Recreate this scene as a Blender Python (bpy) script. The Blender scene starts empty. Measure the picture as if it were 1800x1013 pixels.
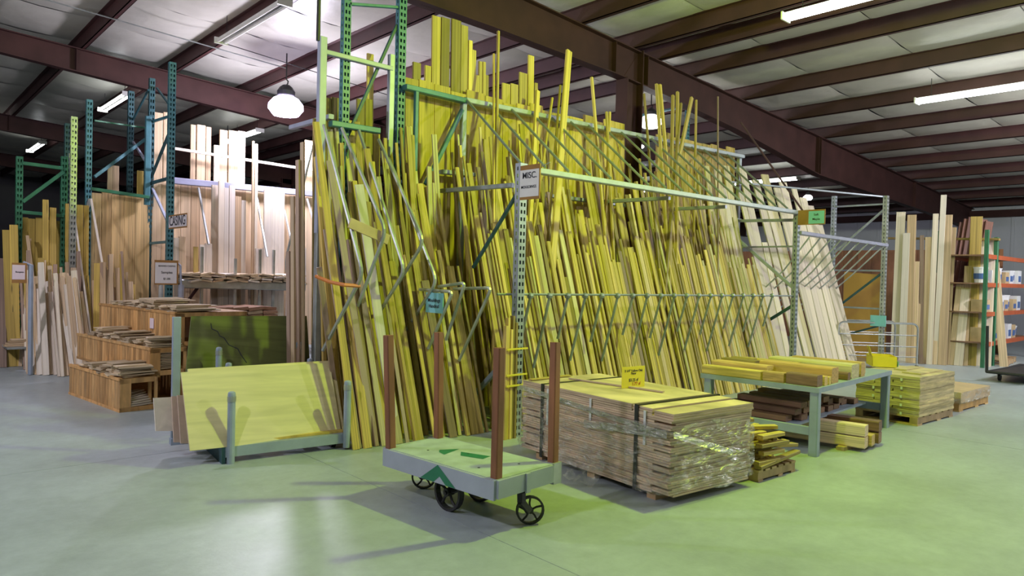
import bpy, math, random
from mathutils import Vector, Matrix
random.seed(7)
S = bpy.context.scene
COL = S.collection

# ------------------------------------------------------------------ camera, world, exposure, lights
CAM_H, FOC = 1.7, 1250.0
pitch, roll, yaw = [math.radians(a) for a in (-1.01, 1.40, 42.37)]
fw = Vector((math.sin(yaw)*math.cos(pitch), math.cos(yaw)*math.cos(pitch), math.sin(pitch)))
rt = Vector((math.cos(yaw), -math.sin(yaw), 0)); up = rt.cross(fw)
rt, up = (math.cos(roll)*rt + math.sin(roll)*up), (-math.sin(roll)*rt + math.cos(roll)*up)
EYE = Vector((0, 0, CAM_H))
cd = bpy.data.cameras.new('camera'); cam = bpy.data.objects.new('camera', cd); COL.objects.link(cam)
cd.sensor_width = 36; cd.lens = FOC*36/1800; cd.clip_end = 200
m = Matrix((rt, up, -fw)).transposed().to_4x4(); m.translation = EYE
cam.matrix_world = m; S.camera = cam
S.view_settings.view_transform = 'Standard'; S.view_settings.look = 'None'
S.view_settings.exposure = 0.0; S.view_settings.gamma = 1.0; S.view_settings.use_curve_mapping = False
S.cycles.max_bounces = 6; S.cycles.diffuse_bounces = 4; S.cycles.sample_clamp_indirect = 6.0
W = bpy.data.worlds.new('world'); S.world = W; W.use_nodes = True
W.node_tree.nodes['Background'].inputs[0].default_value = (0.6, 0.65, 0.8, 1)
W.node_tree.nodes['Background'].inputs[1].default_value = 0.02
YELLOW, WHITE = (0.68, 1.0, 0.06), (1.0, 0.95, 1.08)
LAMP_YELLOW, LAMP_LEFT, LAMP_FAR, LAMP_BACK = 700, 280, 600, 50
TUBE = 15.0
FILL_RIGHT, LAMP_LEFT2 = 560, 600
def point(name, loc, power, color, r=.16, parent=None):
    l = bpy.data.lights.new(name, 'POINT'); l.energy = power; l.color = color; l.shadow_soft_size = r
    o = bpy.data.objects.new(name, l); COL.objects.link(o); o.location = loc
    if parent: o.parent = parent
    return o

def P(x, y, X=None, Y=None, Z=None):
    """photo pixel -> point of the world on the plane X=, Y= or Z="""
    d = fw*FOC + rt*(x-900) + up*(506.5-y)
    t = ((X-EYE.x)/d.x if X is not None else (Y-EYE.y)/d.y if Y is not None else ((Z or 0)-EYE.z)/d.z)
    return EYE + d*t

# ------------------------------------------------------------------ materials
MATS = {}
def new_mat(name):
    M = bpy.data.materials.new(name); M.use_nodes = True; MATS[name] = M
    nt = M.node_tree; b = nt.nodes['Principled BSDF']
    return M, nt, b, nt.nodes.new, nt.links.new
def wood(name, c1, c2, rough=.6, sc=(7, 7, 1.6), amt=.35, knots=0, vary=.5, coord='Object'):
    M, nt, b, N, K = new_mat(name)
    tc = N('ShaderNodeTexCoord'); oi = N('ShaderNodeObjectInfo')
    mul = N('ShaderNodeMath'); mul.operation = 'MULTIPLY'; mul.inputs[1].default_value = 37.3; K(oi.outputs['Random'], mul.inputs[0])
    add = N('ShaderNodeVectorMath'); add.operation = 'ADD'; K(tc.outputs[coord], add.inputs[0]); K(mul.outputs[0], add.inputs[1])
    mp = N('ShaderNodeMapping'); mp.inputs['Scale'].default_value = sc; K(add.outputs[0], mp.inputs[0])
    n = N('ShaderNodeTexNoise'); n.inputs['Scale'].default_value = 1.0; n.inputs['Detail'].default_value = 4; n.inputs['Distortion'].default_value = .6
    K(mp.outputs[0], n.inputs['Vector'])
    r = N('ShaderNodeMapRange'); r.inputs[1].default_value = .3; r.inputs[2].default_value = .7
    r.inputs[3].default_value = 1-amt; r.inputs[4].default_value = 1+amt*.5; K(n.outputs[0], r.inputs[0])
    mx = N('ShaderNodeMix'); mx.data_type = 'RGBA'; mx.inputs['A'].default_value = (*c1, 1); mx.inputs['B'].default_value = (*c2, 1)
    K(oi.outputs['Random'], mx.inputs['Factor'])
    fr = N('ShaderNodeMath'); fr.operation = 'FRACT'; m7 = N('ShaderNodeMath'); m7.operation = 'MULTIPLY'; m7.inputs[1].default_value = 7.77
    K(oi.outputs['Random'], m7.inputs[0]); K(m7.outputs[0], fr.inputs[0])
    rv = N('ShaderNodeMapRange'); rv.inputs[3].default_value = 1-vary*.6; rv.inputs[4].default_value = 1+vary*.3; K(fr.outputs[0], rv.inputs[0])
    mm = N('ShaderNodeMath'); mm.operation = 'MULTIPLY'; K(r.outputs[0], mm.inputs[0]); K(rv.outputs[0], mm.inputs[1])
    vm = N('ShaderNodeVectorMath'); vm.operation = 'SCALE'; K(mx.outputs['Result'], vm.inputs[0]); K(mm.outputs[0], vm.inputs['Scale'])
    last = vm.outputs[0]
    if knots:
        kp = N('ShaderNodeMapping'); kp.inputs['Scale'].default_value = (1.3, 1.3, knots); K(add.outputs[0], kp.inputs[0])
        v = N('ShaderNodeTexVoronoi'); v.inputs['Scale'].default_value = 1.0; K(kp.outputs[0], v.inputs['Vector'])
        kr = N('ShaderNodeMapRange'); kr.inputs[1].default_value = .06; kr.inputs[2].default_value = .17; kr.inputs[3].default_value = .35; kr.inputs[4].default_value = 1
        K(v.outputs['Distance'], kr.inputs[0])
        v2 = N('ShaderNodeVectorMath'); v2.operation = 'SCALE'; K(last, v2.inputs[0]); K(kr.outputs[0], v2.inputs['Scale']); last = v2.outputs[0]
    K(last, b.inputs['Base Color']); b.inputs['Roughness'].default_value = rough
    return M
def plain(name, c, rough=.5, metal=0, amt=.15, sc=6, spec=.5, bump=0, coord='Object'):
    M, nt, b, N, K = new_mat(name)
    tc = N('ShaderNodeTexCoord'); n = N('ShaderNodeTexNoise'); n.inputs['Scale'].default_value = sc; n.inputs['Detail'].default_value = 5
    K(tc.outputs[coord], n.inputs['Vector'])
    r = N('ShaderNodeMapRange'); r.inputs[1].default_value = .3; r.inputs[2].default_value = .7; r.inputs[3].default_value = 1-amt; r.inputs[4].default_value = 1+amt
    K(n.outputs[0], r.inputs[0])
    v = N('ShaderNodeVectorMath'); v.operation = 'SCALE'; v.inputs[0].default_value = c; K(r.outputs[0], v.inputs['Scale'])
    K(v.outputs[0], b.inputs['Base Color']); b.inputs['Roughness'].default_value = rough; b.inputs['Metallic'].default_value = metal
    b.inputs['Specular IOR Level'].default_value = spec
    if bump:
        bp = N('ShaderNodeBump'); bp.inputs['Strength'].default_value = bump; bp.inputs['Distance'].default_value = .05; K(n.outputs[0], bp.inputs['Height']); K(bp.outputs[0], b.inputs['Normal'])
    return M
def glow(name, c, s):
    M, nt, b, N, K = new_mat(name)
    b.inputs['Base Color'].default_value = (*c, 1); b.inputs['Emission Color'].default_value = (*c, 1); b.inputs['Emission Strength'].default_value = s
    return M
PINE = wood('pine', (.54, .385, .095), (.64, .465, .14), vary=.95, amt=.45)
PINE2 = wood('pine_wide', (.56, .39, .075), (.62, .44, .10), knots=3.5, vary=.45)
BROWNW = wood('walnut', (.30, .20, .15), (.42, .29, .21))
TAN = wood('tan_fir', (.60, .42, .25), (.72, .55, .36), vary=.4)
KNOTTY = wood('knotty_pine', (.64, .42, .17), (.70, .49, .22), knots=4, amt=.4, vary=.35)
PALE = wood('pale_primed', (.74, .66, .58), (.80, .72, .62), amt=.18, vary=.3)
MAPLE = wood('maple', (.70, .60, .50), (.76, .66, .52), amt=.22, vary=.3)
KMAPLE = wood('knotty_maple', (.58, .50, .26), (.64, .54, .32), amt=.3, vary=.3, knots=5)
REDW = wood('red_stake', (.26, .10, .045), (.32, .13, .06), vary=.2)
DARKRED = wood('dark_red', (.16, .06, .04), (.20, .08, .05))
PLY = wood('birch_ply', (.70, .62, .36), (.70, .62, .36), sc=(1.2, 14, 9), amt=.16, vary=0)
OLIVEPLY = wood('green_ply', (.14, .155, .05), (.14, .155, .05), sc=(1.2, 14, 9), amt=.3, vary=0)
PINKPLY = wood('pink_ply', (.56, .42, .34), (.56, .42, .34), amt=.15, vary=.3)
CABIN = wood('bin_oak', (.60, .33, .12), (.68, .41, .17), vary=.5, sc=(12, 12, 3))
CHIP = wood('short_stock', (.56, .43, .28), (.68, .55, .38), vary=.6)
OAK = wood('oak_floor_stack', (.68, .50, .36), (.72, .55, .40), vary=.25, sc=(3, 2, 40), amt=.4)
BUNDLE = wood('flooring_bundle', (.62, .50, .26), (.66, .54, .30), vary=.4, sc=(4, 4, 20))
ORANGEW = wood('orange_timber', (.62, .36, .12), (.70, .48, .2), vary=.5)
DARKW = wood('dark_timber', (.24, .13, .08), (.34, .19, .11), vary=.5)
PALLETW = wood('pallet_wood', (.48, .32, .17), (.56, .39, .22), vary=.5)
CARD = plain('cardboard', (.33, .17, .05), .8, amt=.12)
TEAL = plain('teal_steel', (.06, .185, .22), .45, amt=.2)
DTEAL = plain('dark_teal_steel', (.025, .085, .10), .5, amt=.2)
GREENS = plain('green_steel', (.03, .16, .08), .5, amt=.2)
GREYS = plain('grey_green_steel', (.31, .34, .42), .4, amt=.15, metal=.25)
GALV = plain('galvanised_steel', (.45, .48, .48), .35, metal=.6, amt=.2)
TUBEM = plain('divider_steel', (.26, .29, .32), .4, metal=.35, amt=.15)
LILAC = plain('lilac_beam', (.30, .31, .42), .4, amt=.1)
SAGE = plain('sage_beam', (.36, .39, .50), .42, amt=.12)
REDOX = plain('red_oxide_steel', (.050, .020, .019), .65, amt=.25, sc=2, spec=.25)
REDOX2 = plain('red_oxide_light', (.062, .023, .022), .55, amt=.2, sc=2)
BLACK = plain('black_iron', (.018, .018, .02), .5, amt=.2)
BLUEGREY = plain('bluegrey_paint', (.30, .36, .46), .45, amt=.1)
DECKP = plain('deck_paint', (.38, .46, .42), .5, amt=.14, sc=9)
SIDEP = plain('side_paint', (.36, .40, .48), .5, amt=.08, sc=5)
GREENP = plain('green_paint', (.015, .17, .085), .5, amt=.1)
PAPER = plain('white_paper', (.74, .72, .76), .7, amt=.03)
PINKPAPER = plain('pink_paper', (.78, .66, .72), .7, amt=.03)
TEALCARD = plain('teal_card', (.22, .55, .64), .7, amt=.04)
YELCARD = plain('yellow_card', (.74, .60, .05), .7, amt=.04)
INK = plain('ink', (.04, .04, .06), .7, amt=0)
REDINK = plain('red_ink', (.5, .10, .03), .7, amt=0)
STRAPB = plain('black_strap', (.02, .022, .026), .35, amt=.1)
STRAPW = plain('white_strap', (.7, .72, .75), .4, amt=.1)
ORANGE = plain('orange_steel', (.42, .09, .03), .45, amt=.12)
CHROME = plain('chrome_wire', (.6, .6, .62), .25, metal=.9, amt=.1)
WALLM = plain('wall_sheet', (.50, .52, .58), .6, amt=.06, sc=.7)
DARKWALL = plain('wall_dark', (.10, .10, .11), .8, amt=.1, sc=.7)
PANELB = wood('brown_partition', (.30, .13, .06), (.34, .15, .07), vary=.3)
MUSTARD = plain('mustard_board', (.46, .26, .035), .6, amt=.08, sc=2)
CARTON = plain('carton_tan', (.52, .38, .22), .6, amt=.12)
WHITEP = plain('white_plastic', (.75, .76, .80), .4, amt=.05)
BLUEP = plain('blue_label', (.06, .13, .35), .4, amt=.1)
ORSTRAP = plain('orange_strap', (.62, .20, .04), .5, amt=.1)
FIXW = plain('white_enamel', (.72, .72, .66), .4, amt=.05)
TUBEG = glow('lit_tube', (.93, .97, 1.0), TUBE)
LAMPG = glow('lit_globe', (.72, .62, 1.0), 14)
LAMPW = glow('lit_lamp_white', (1, .98, .95), 8)
LAMPY = glow('lit_lamp_yellow', (.85, 1, .1), 6)

def concrete():
    M, nt, b, N, K = new_mat('concrete')
    tc = N('ShaderNodeTexCoord')
    n1 = N('ShaderNodeTexNoise'); n1.inputs['Scale'].default_value = .7; n1.inputs['Detail'].default_value = 6; n1.inputs['Roughness'].default_value = .65
    n2 = N('ShaderNodeTexNoise'); n2.inputs['Scale'].default_value = 9; n2.inputs['Detail'].default_value = 8; n2.inputs['Roughness'].default_value = .7
    geo = N('ShaderNodeNewGeometry')
    K(geo.outputs['Position'], n1.inputs['Vector']); K(geo.outputs['Position'], n2.inputs['Vector'])
    a = N('ShaderNodeMapRange'); a.inputs[1].default_value = .3; a.inputs[2].default_value = .7; a.inputs[3].default_value = .84; a.inputs[4].default_value = 1.14; K(n1.outputs[0], a.inputs[0])
    c = N('ShaderNodeMapRange'); c.inputs[1].default_value = .3; c.inputs[2].default_value = .7; c.inputs[3].default_value = .90; c.inputs[4].default_value = 1.09; K(n2.outputs[0], c.inputs[0])
    mm = N('ShaderNodeMath'); mm.operation = 'MULTIPLY'; K(a.outputs[0], mm.inputs[0]); K(c.outputs[0], mm.inputs[1])
    v = N('ShaderNodeVectorMath'); v.operation = 'SCALE'; v.inputs[0].default_value = (.345, .40, .425); K(mm.outputs[0], v.inputs['Scale'])
    K(v.outputs[0], b.inputs['Base Color'])
    rr = N('ShaderNodeMapRange'); rr.inputs[1].default_value = .3; rr.inputs[2].default_value = .7; rr.inputs[3].default_value = .32; rr.inputs[4].default_value = .46; K(n1.outputs[0], rr.inputs[0])
    K(rr.outputs[0], b.inputs['Roughness'])
    bp = N('ShaderNodeBump'); bp.inputs['Strength'].default_value = .12; bp.inputs['Distance'].default_value = .02; K(n2.outputs[0], bp.inputs['Height']); K(bp.outputs[0], b.inputs['Normal'])
    return M
CONC = concrete()
INSUL = plain('insulation_vinyl', (.56, .545, .47), .40, amt=.06, sc=2.5, bump=.35)
def film():
    M, nt, b, N, K = new_mat('stretch_film')
    tc = N('ShaderNodeTexCoord'); n = N('ShaderNodeTexNoise'); n.inputs['Scale'].default_value = 7; n.inputs['Detail'].default_value = 5; n.inputs['Distortion'].default_value = 1.8
    mp = N('ShaderNodeMapping'); mp.inputs['Scale'].default_value = (1, 1, 2.4); K(tc.outputs['Object'], mp.inputs[0]); K(mp.outputs[0], n.inputs['Vector'])
    bp = N('ShaderNodeBump'); bp.inputs['Strength'].default_value = 1.0; bp.inputs['Distance'].default_value = .12; K(n.outputs[0], bp.inputs['Height'])
    g = N('ShaderNodeBsdfGlossy'); g.inputs['Roughness'].default_value = .22; g.inputs['Color'].default_value = (1, 1, 1, 1); K(bp.outputs[0], g.inputs['Normal'])
    d = N('ShaderNodeBsdfDiffuse'); d.inputs['Color'].default_value = (.75, .76, .80, 1); K(bp.outputs[0], d.inputs['Normal'])
    m1 = N('ShaderNodeMixShader'); m1.inputs[0].default_value = .5; K(d.outputs[0], m1.inputs[1]); K(g.outputs[0], m1.inputs[2])
    t = N('ShaderNodeBsdfTransparent'); m2 = N('ShaderNodeMixShader')
    r = N('ShaderNodeMapRange'); r.inputs[1].default_value = .42; r.inputs[2].default_value = .72; r.inputs[3].default_value = .06; r.inputs[4].default_value = .62; K(n.outputs[0], r.inputs[0])  # streaky opacity paints white highlights into the clear film
    K(r.outputs[0], m2.inputs[0]); K(t.outputs[0], m2.inputs[1]); K(m1.outputs[0], m2.inputs[2])
    K(m2.outputs[0], nt.nodes['Material Output'].inputs['Surface'])
    return M
FILM = film()
FILM2 = FILM.copy(); FILM2.name = 'folded_film'
for nd in FILM2.node_tree.nodes:
    if nd.type == 'MAP_RANGE': nd.inputs[3].default_value = .3; nd.inputs[4].default_value = .8

# ------------------------------------------------------------------ mesh helpers
class MB:
    def __init__(s): s.v = []; s.f = []
    def add(s, vs, fs):
        o = len(s.v); s.v += [tuple(v) for v in vs]; s.f += [tuple(i+o for i in f) for f in fs]; return s
    def box(s, x0, x1, y0, y1, z0, z1, M=None):
        vs = [Vector((x, y, z)) for z in (z0, z1) for x, y in ((x0, y0), (x1, y0), (x1, y1), (x0, y1))]
        if M: vs = [M @ v for v in vs]
        return s.add(vs, [(3, 2, 1, 0), (4, 5, 6, 7), (0, 1, 5, 4), (1, 2, 6, 5), (2, 3, 7, 6), (3, 0, 4, 7)])
    def bar(s, a, b, w, d, ref=None):
        """chamfered rectangular bar from a to b; w across ref x axis, d along ref"""
        a, b = Vector(a), Vector(b); z = (b-a).normalized()
        r = Vector(ref) if ref else (Vector((0, 1, 0)) if abs(z.y) < .9 else Vector((1, 0, 0)))
        x = r.cross(z).normalized(); y = z.cross(x)
        c = min(w, d)*.12; hw, hd = w/2, d/2
        ring = [(-hw+c, -hd), (hw-c, -hd), (hw, -hd+c), (hw, hd-c), (hw-c, hd), (-hw+c, hd), (-hw, hd-c), (-hw, -hd+c)]
        vs = [a+x*p+y*q for p, q in ring]+[b+x*p+y*q for p, q in ring]
        return s.add(vs, [tuple(range(7, -1, -1)), tuple(range(8, 16))]+[(i, (i+1) % 8, 8+(i+1) % 8, 8+i) for i in range(8)])
    def tube(s, pts, r, n=8, closed=False):
        pts = [Vector(p) for p in pts]; k = len(pts); vs = []; x = None
        for i, p in enumerate(pts):
            if closed: t = (pts[(i+1) % k]-pts[i-1]).normalized()
            else: t = (pts[min(i+1, k-1)]-pts[max(i-1, 0)]).normalized()
            if x is None: x = (t.cross(Vector((0, 0, 1))) if abs(t.z) < .9 else t.cross(Vector((1, 0, 0)))).normalized()
            else: x = (x-t*x.dot(t)).normalized()
            y = t.cross(x); vs += [p+x*r*math.cos(a*2*math.pi/n)+y*r*math.sin(a*2*math.pi/n) for a in range(n)]
        fs = []
        for i in range(k if closed else k-1):
            for a in range(n):
                fs.append((i*n+a, i*n+(a+1) % n, ((i+1) % k)*n+(a+1) % n, ((i+1) % k)*n+a))
        if not closed: fs += [tuple(range(n-1, -1, -1)), tuple((k-1)*n+a for a in range(n))]
        return s.add(vs, fs)
    def lathe(s, prof, c, axis=2, n=16):
        vs = []; c = Vector(c)
        for r, h in prof:
            for a in range(n):
                u, v = r*math.cos(a*2*math.pi/n), r*math.sin(a*2*math.pi/n)
                vs.append(c+(Vector((u, v, h)) if axis == 2 else Vector((h, u, v)) if axis == 0 else Vector((v, h, u))))
        fs = [(i*n+a, i*n+(a+1) % n, (i+1)*n+(a+1) % n, (i+1)*n+a) for i in range(len(prof)-1) for a in range(n)]
        fs += [tuple(range(n-1, -1, -1)), tuple((len(prof)-1)*n+a for a in range(n))]
        return s.add(vs, fs)
    def perf(s, x, y, z0, z1, w, d, pitch=.075):
        """perforated channel post: holed -Y face, holed -X face, plain other faces"""
        n = int((z1-z0)/pitch); q = (z1-z0)/n
        def plate(o, ux, cols, holes):
            us = cols; zs = []
            for i in range(n): zs += [z0+i*q, z0+i*q+q*.52]
            zs.append(z1); vs = [Vector(o)+Vector(ux)*u_+Vector((0, 0, z_)) for z_ in zs for u_ in us]; k = len(us); fs = []
            for j in range(len(zs)-1):
                for i in range(k-1):
                    if j % 2 == 0 and i in holes: continue
                    fs.append((j*k+i, j*k+i+1, (j+1)*k+i+1, (j+1)*k+i))
            s.add(vs, fs)
        plate((x, y, 0), (1, 0, 0), [0, w*.16, w*.40, w*.60, w*.84, w], (1, 3))
        plate((x, y+d, 0), (0, -1, 0), [0, d*.38, d*.58, d], (1,))
        s.add([(x+w, y, z0), (x+w, y+d, z0), (x+w, y+d, z1), (x+w, y, z1)], [(0, 1, 2, 3)])
        s.add([(x, y+d, z0), (x+w, y+d, z0), (x+w, y+d, z1), (x, y+d, z1)], [(3, 2, 1, 0)])
        s.add([(x, y, z1), (x+w, y, z1), (x+w, y+d, z1), (x, y+d, z1)], [(0, 1, 2, 3)])
        s.box(x-.02, x+w+.02, y-.02, y+d+.02, z0, z0+.012)
        return s
    def mesh(s, name, mat):
        me = bpy.data.meshes.new(name); me.from_pydata(s.v, [], s.f); me.update()
        me.materials.append(mat); return me
    def obj(s, name, mat, parent=None, M=None):
        o = bpy.data.objects.new(name, s.mesh(name, mat)); COL.objects.link(o)
        if parent: o.parent = parent
        if M is not None: o.matrix_basis = M
        return o
LABELS = {}
def tag(o, label, cat, group=None):
    n = len(label.split())
    if n < 4 or n > 16: print('LABELLEN', n, label)
    o['label'] = label; o['category'] = cat
    if group: o['group'] = group
    LABELS[label] = LABELS.get(label, 0)+1
    return o
def thing(name, label, cat, loc=(0, 0, 0), rz=0, group=None):
    o = bpy.data.objects.new(name, None); COL.objects.link(o); o.location = loc; o.rotation_euler.z = rz
    return tag(o, label, cat, group)
def struct(o): o['kind'] = 'structure'; return o
def Rz(loc, rz): return Matrix.Translation(loc) @ Matrix.Rotation(rz, 4, 'Z')
OW = 'first second third fourth fifth sixth seventh eighth ninth tenth eleventh twelfth thirteenth fourteenth fifteenth sixteenth seventeenth eighteenth nineteenth twentieth'.split()
def ordw(i):
    if i < 20: return OW[i]
    return {2: 'twenty', 3: 'thirty', 4: 'forty', 5: 'fifty', 6: 'sixty'}[(i+1)//10]+'-'+OW[(i+1) % 10-1] if (i+1) % 10 else {3: 'thirtieth', 4: 'fortieth', 5: 'fiftieth', 6: 'sixtieth'}[(i+1)//10]
def mirror(p): return p
PROF = {
 'flat': [(-.46, -.5), (.46, -.5), (.5, -.38), (.5, .38), (.46, .5), (-.46, .5), (-.5, .38), (-.5, -.38)],
 'casing': [(-.5, .5), (-.5, -.1), (-.40, -.42), (-.25, -.30), (-.10, -.34), (.2, -.5), (.42, -.5), (.5, -.3), (.5, .5)],
 'round': [(-.5, .4), (-.5, -.1), (-.36, -.38), (0, -.5), (.36, -.38), (.5, -.1), (.5, .4), (.36, .5), (-.36, .5)],
}
def prism(name, prof, mat):
    p = PROF[prof]; k = len(p); b = MB()
    b.add([(x, y, 0) for x, y in p]+[(x, y, 1) for x, y in p], [tuple(range(k-1, -1, -1)), tuple(range(k, 2*k))]+[(i, (i+1) % k, k+(i+1) % k, k+i) for i in range(k)])
    return b.mesh(name, mat)
PM = {}
def stick(name, a, b, w, t, mat, prof='flat', face=(0, -1, 0), parent=None):
    """board from a to b, width w across, thickness t along its face normal; shares mesh data between alike boards"""
    key = (name, prof, mat.name)
    if key not in PM: PM[key] = prism(name, prof, mat)
    a, b = Vector(a), Vector(b); z = b-a; L = z.length; z.normalize()
    y = -Vector(face); y = (y-z*y.dot(z)).normalized(); x = y.cross(z)
    o = bpy.data.objects.new(name, PM[key]); COL.objects.link(o)
    R = Matrix((x*w, y*t, z*L)).transposed().to_4x4(); R.translation = a
    if parent: o.parent = parent
    o.matrix_basis = R
    return o
def text(body, size, loc, xax, yax, mat, parent=None, align='CENTER', bold=.004):
    c = bpy.data.curves.new('lettering', 'FONT'); c.body = body; c.size = size; c.align_x = align; c.align_y = 'CENTER'; c.extrude = .0008; c.offset = bold*size*2
    tmp = bpy.data.objects.new('lettering', c); COL.objects.link(tmp)
    dg = bpy.context.evaluated_depsgraph_get(); me = bpy.data.meshes.new_from_object(tmp.evaluated_get(dg)); bpy.data.objects.remove(tmp)
    me.materials.clear(); me.materials.append(mat); o = bpy.data.objects.new('lettering', me); COL.objects.link(o)
    x, y = Vector(xax).normalized(), Vector(yax).normalized(); z = x.cross(y)
    M = Matrix((x, y, z)).transposed().to_4x4(); M.translation = Vector(loc)
    if parent: o.parent = parent
    o.matrix_basis = M
    return o

# ------------------------------------------------------------------ the building
X0, X1, Y0, Y1 = -9.0, 30.0, -10.0, 44.0
def roofz(x): return 5.93-.06*(x-7)            # underside of the purlins; the ridge is at x = -4
def rz_(x): return roofz(x) if x > -4 else roofz(-8-x)
fl_ = struct(MB().box(X0, X1, Y0, Y1, -.2, -.012).obj('floor', CONC))
sx = [-9, -3, 3.02, 9.0, 15, 21, 30]; sy = [-10, -4.6, .9, 6.9, 12.9, 19, 25, 34, 44]
for i in range(6):
    for j in range(8):
        MB().box(sx[i]+.003, sx[i+1]-.003, sy[j]+.003, sy[j+1]-.003, -.012, 0).obj('floor_slab', CONC, fl_)
PUR = [-8.2, -6.2, -4.3, -2.4, -.5, 1.4, 3.28, 5.07, 6.85, 8.62, 10.0, 10.72, 11.85, 13.72, 15.65, 17.6, 19.6, 21.6, 23.65, 25.65, 27.7, 29.6]
for i, x in enumerate(PUR):
    z = rz_(x); b = MB(); h = .27
    b.box(x-.008, x+.008, Y0, Y1, z, z+h); b.box(x-.008, x+.075, Y0, Y1, z, z+.012); b.box(x-.075, x+.008, Y0, Y1, z+h-.012, z+h); b.box(x+.063, x+.075, Y0, Y1, z, z+.03)
    struct(b.obj('purlin_beam', REDOX2))
ceil = struct(MB().box(X0, X1, Y0, Y1, 6.9, 7.0).obj('ceiling', WALLM))
edges = [X0]+PUR+[X1]
seam = [Y0+1.83*k for k in range(31)]
IM = {}
def insul_mesh(dx, dz, kind):
    key = (round(dx, 2), round(dz, 2), kind)
    if key in IM: return IM[key]
    rnd = random.Random(str(key)); b = MB(); nx, ny = 6, 8; vs = []
    for j in range(ny+1):
        for i in range(nx+1):
            u, v = i/nx, j/ny
            sag = -.10*min(1, dx/1.6)*math.sin(math.pi*u)*(.75+.25*math.sin(math.pi*v)) + .028*(abs(2*v-1)**6) * math.sin(math.pi*u)
            sag += (rnd.random()-.5)*.022*math.sin(math.pi*u)
            vs.append((u*dx, v*1.815, u*dz+sag))
    b.add(vs, [(j*(nx+1)+i, (j+1)*(nx+1)+i, (j+1)*(nx+1)+i+1, j*(nx+1)+i+1) for j in range(ny) for i in range(nx)])
    me = b.mesh('insulation_panel', INSUL); me.polygons.foreach_set('use_smooth', [True]*len(me.polygons)); IM[key] = me
    return me
panels = []
for i in range(len(edges)-1):
    xa, xb = edges[i], edges[i+1]; za, zb = rz_(xa)+.272, rz_(xb)+.272
    for j in range(len(seam)-1):
        c_ = Vector(((xa+xb)/2, seam[j]+.9, (za+zb)/2))-EYE; dp = c_.dot(fw); sx_, sy_ = FOC*c_.dot(rt)/max(dp, .1), FOC*c_.dot(up)/max(dp, .1)
        seen = dp > 1 and abs(sx_) < 1050 and abs(sy_) < 640
        panels.append((-(xb-xa)*c_.z/c_.length**3 if seen else 0, i, j))
panels.sort(); rest = MB()
for n_, (_, i, j) in enumerate(panels):
    xa, xb = edges[i], edges[i+1]; za, zb = rz_(xa)+.272, rz_(xb)+.272; me = insul_mesh(xb-xa, zb-za, (i*7+j*3) % 3)
    if n_ < 280:
        o = bpy.data.objects.new('insulation_panel', me); COL.objects.link(o); o.parent = ceil; o.location = (xa, seam[j], za)
    else:
        rest.add([v.co+Vector((xa, seam[j], za)) for v in me.vertices], [tuple(p.vertices) for p in me.polygons])
o = rest.obj('insulation_sheeting', INSUL, ceil); o['kind'] = 'stuff'; o.data.polygons.foreach_set('use_smooth', [True]*len(o.data.polygons))
def rafter(y, xs):
    """tapered rigid-frame beam; xs = (x, bottom z)"""
    b = MB(); w = .012; fwid = .10
    for (xa, za), (xb, zb) in zip(xs, xs[1:]):
        ta, tb = rz_(xa)-.004, rz_(xb)-.004
        def slab(y0, y1, a0, a1, b0, b1):
            b.add([(xa, y0, a0), (xb, y0, b0), (xb, y1, b0), (xa, y1, a0), (xa, y0, a1), (xb, y0, b1), (xb, y1, b1), (xa, y1, a1)],
                  [(3, 2, 1, 0), (4, 5, 6, 7), (0, 1, 5, 4), (1, 2, 6, 5), (2, 3, 7, 6), (3, 0, 4, 7)])
        slab(y-w/2, y+w/2, za, ta, zb, tb)
        slab(y-fwid, y+fwid, ta-.02, ta, tb-.02, tb); slab(y-fwid, y+fwid, za, za+.02, zb, zb+.02)
    o = struct(b.obj('rafter_beam', REDOX))
    for x in (3.2, 9.5, 10.4, 17.3, 17.42, 24):
        zb = [za+(zb_-za)*(x-xa)/(xb-xa) for (xa, za), (xb, zb_) in zip(xs, xs[1:]) if xa <= x <= xb][0]
        MB().box(x-.006, x+.006, y-fwid+.005, y+fwid-.005, zb+.02, rz_(x)-.03).obj('stiffener_plate', REDOX, o)
    return o
R1 = [(-9, 5.0), (-4, 5.45), (-1, 5.42), (6.7, 5.297), (9.57, 5.20), (11.0, 5.10), (13.5, 4.87), (17.35, 4.36), (26.9, 3.98), (30, 3.75)]
R2 = [(-9, 5.0), (-4, 5.75), (1.8, 5.78), (4.0, 5.60), (8.0, 5.30), (10, 5.15), (13.5, 4.87), (17.35, 4.36), (26.9, 3.98), (30, 3.75)]
rafter(8.0, R1); rafter(17.0, R2); rafter(26.2, R2); rafter(35, R2); rafter(-1.2, R1)
for yy in (8.0, 17.0, 26.2):
    b = MB(); cx = 10.0 if yy < 9 else 12.0
    b.box(cx-.21, cx+.21, yy-.006, yy+.006, 0, 5.2); b.box(cx-.22, cx-.20, yy-.13, yy+.13, 0, 5.2); b.box(cx+.20, cx+.22, yy-.13, yy+.13, 0, 5.75)
    b.add([(cx-.2, yy-.012, 5.2), (cx+.2, yy-.012, 5.2), (cx+.2, yy-.012, 5.72), (cx-.2, yy-.006, 5.22)], [(0, 1, 2, 3)])
    b.box(cx-.28, cx+.28, yy-.2, yy+.2, 0, .02)
    struct(b.obj('column', REDOX))
w = struct(MB().box(X1, X1+.1, Y0, Y1, 0, 5).obj('wall_right', WALLM))
for k in range(60):
    y = Y0+.5+k*.9
    if y < 20: MB().box(X1-.03, X1, y-.05, y+.05, 0, 4.75).obj('wall_rib', WALLM, w)
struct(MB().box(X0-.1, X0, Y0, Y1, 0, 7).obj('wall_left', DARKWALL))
struct(MB().box(X0, X1, Y1, Y1+.1, 0, 7).obj('wall_back', DARKWALL))
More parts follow.
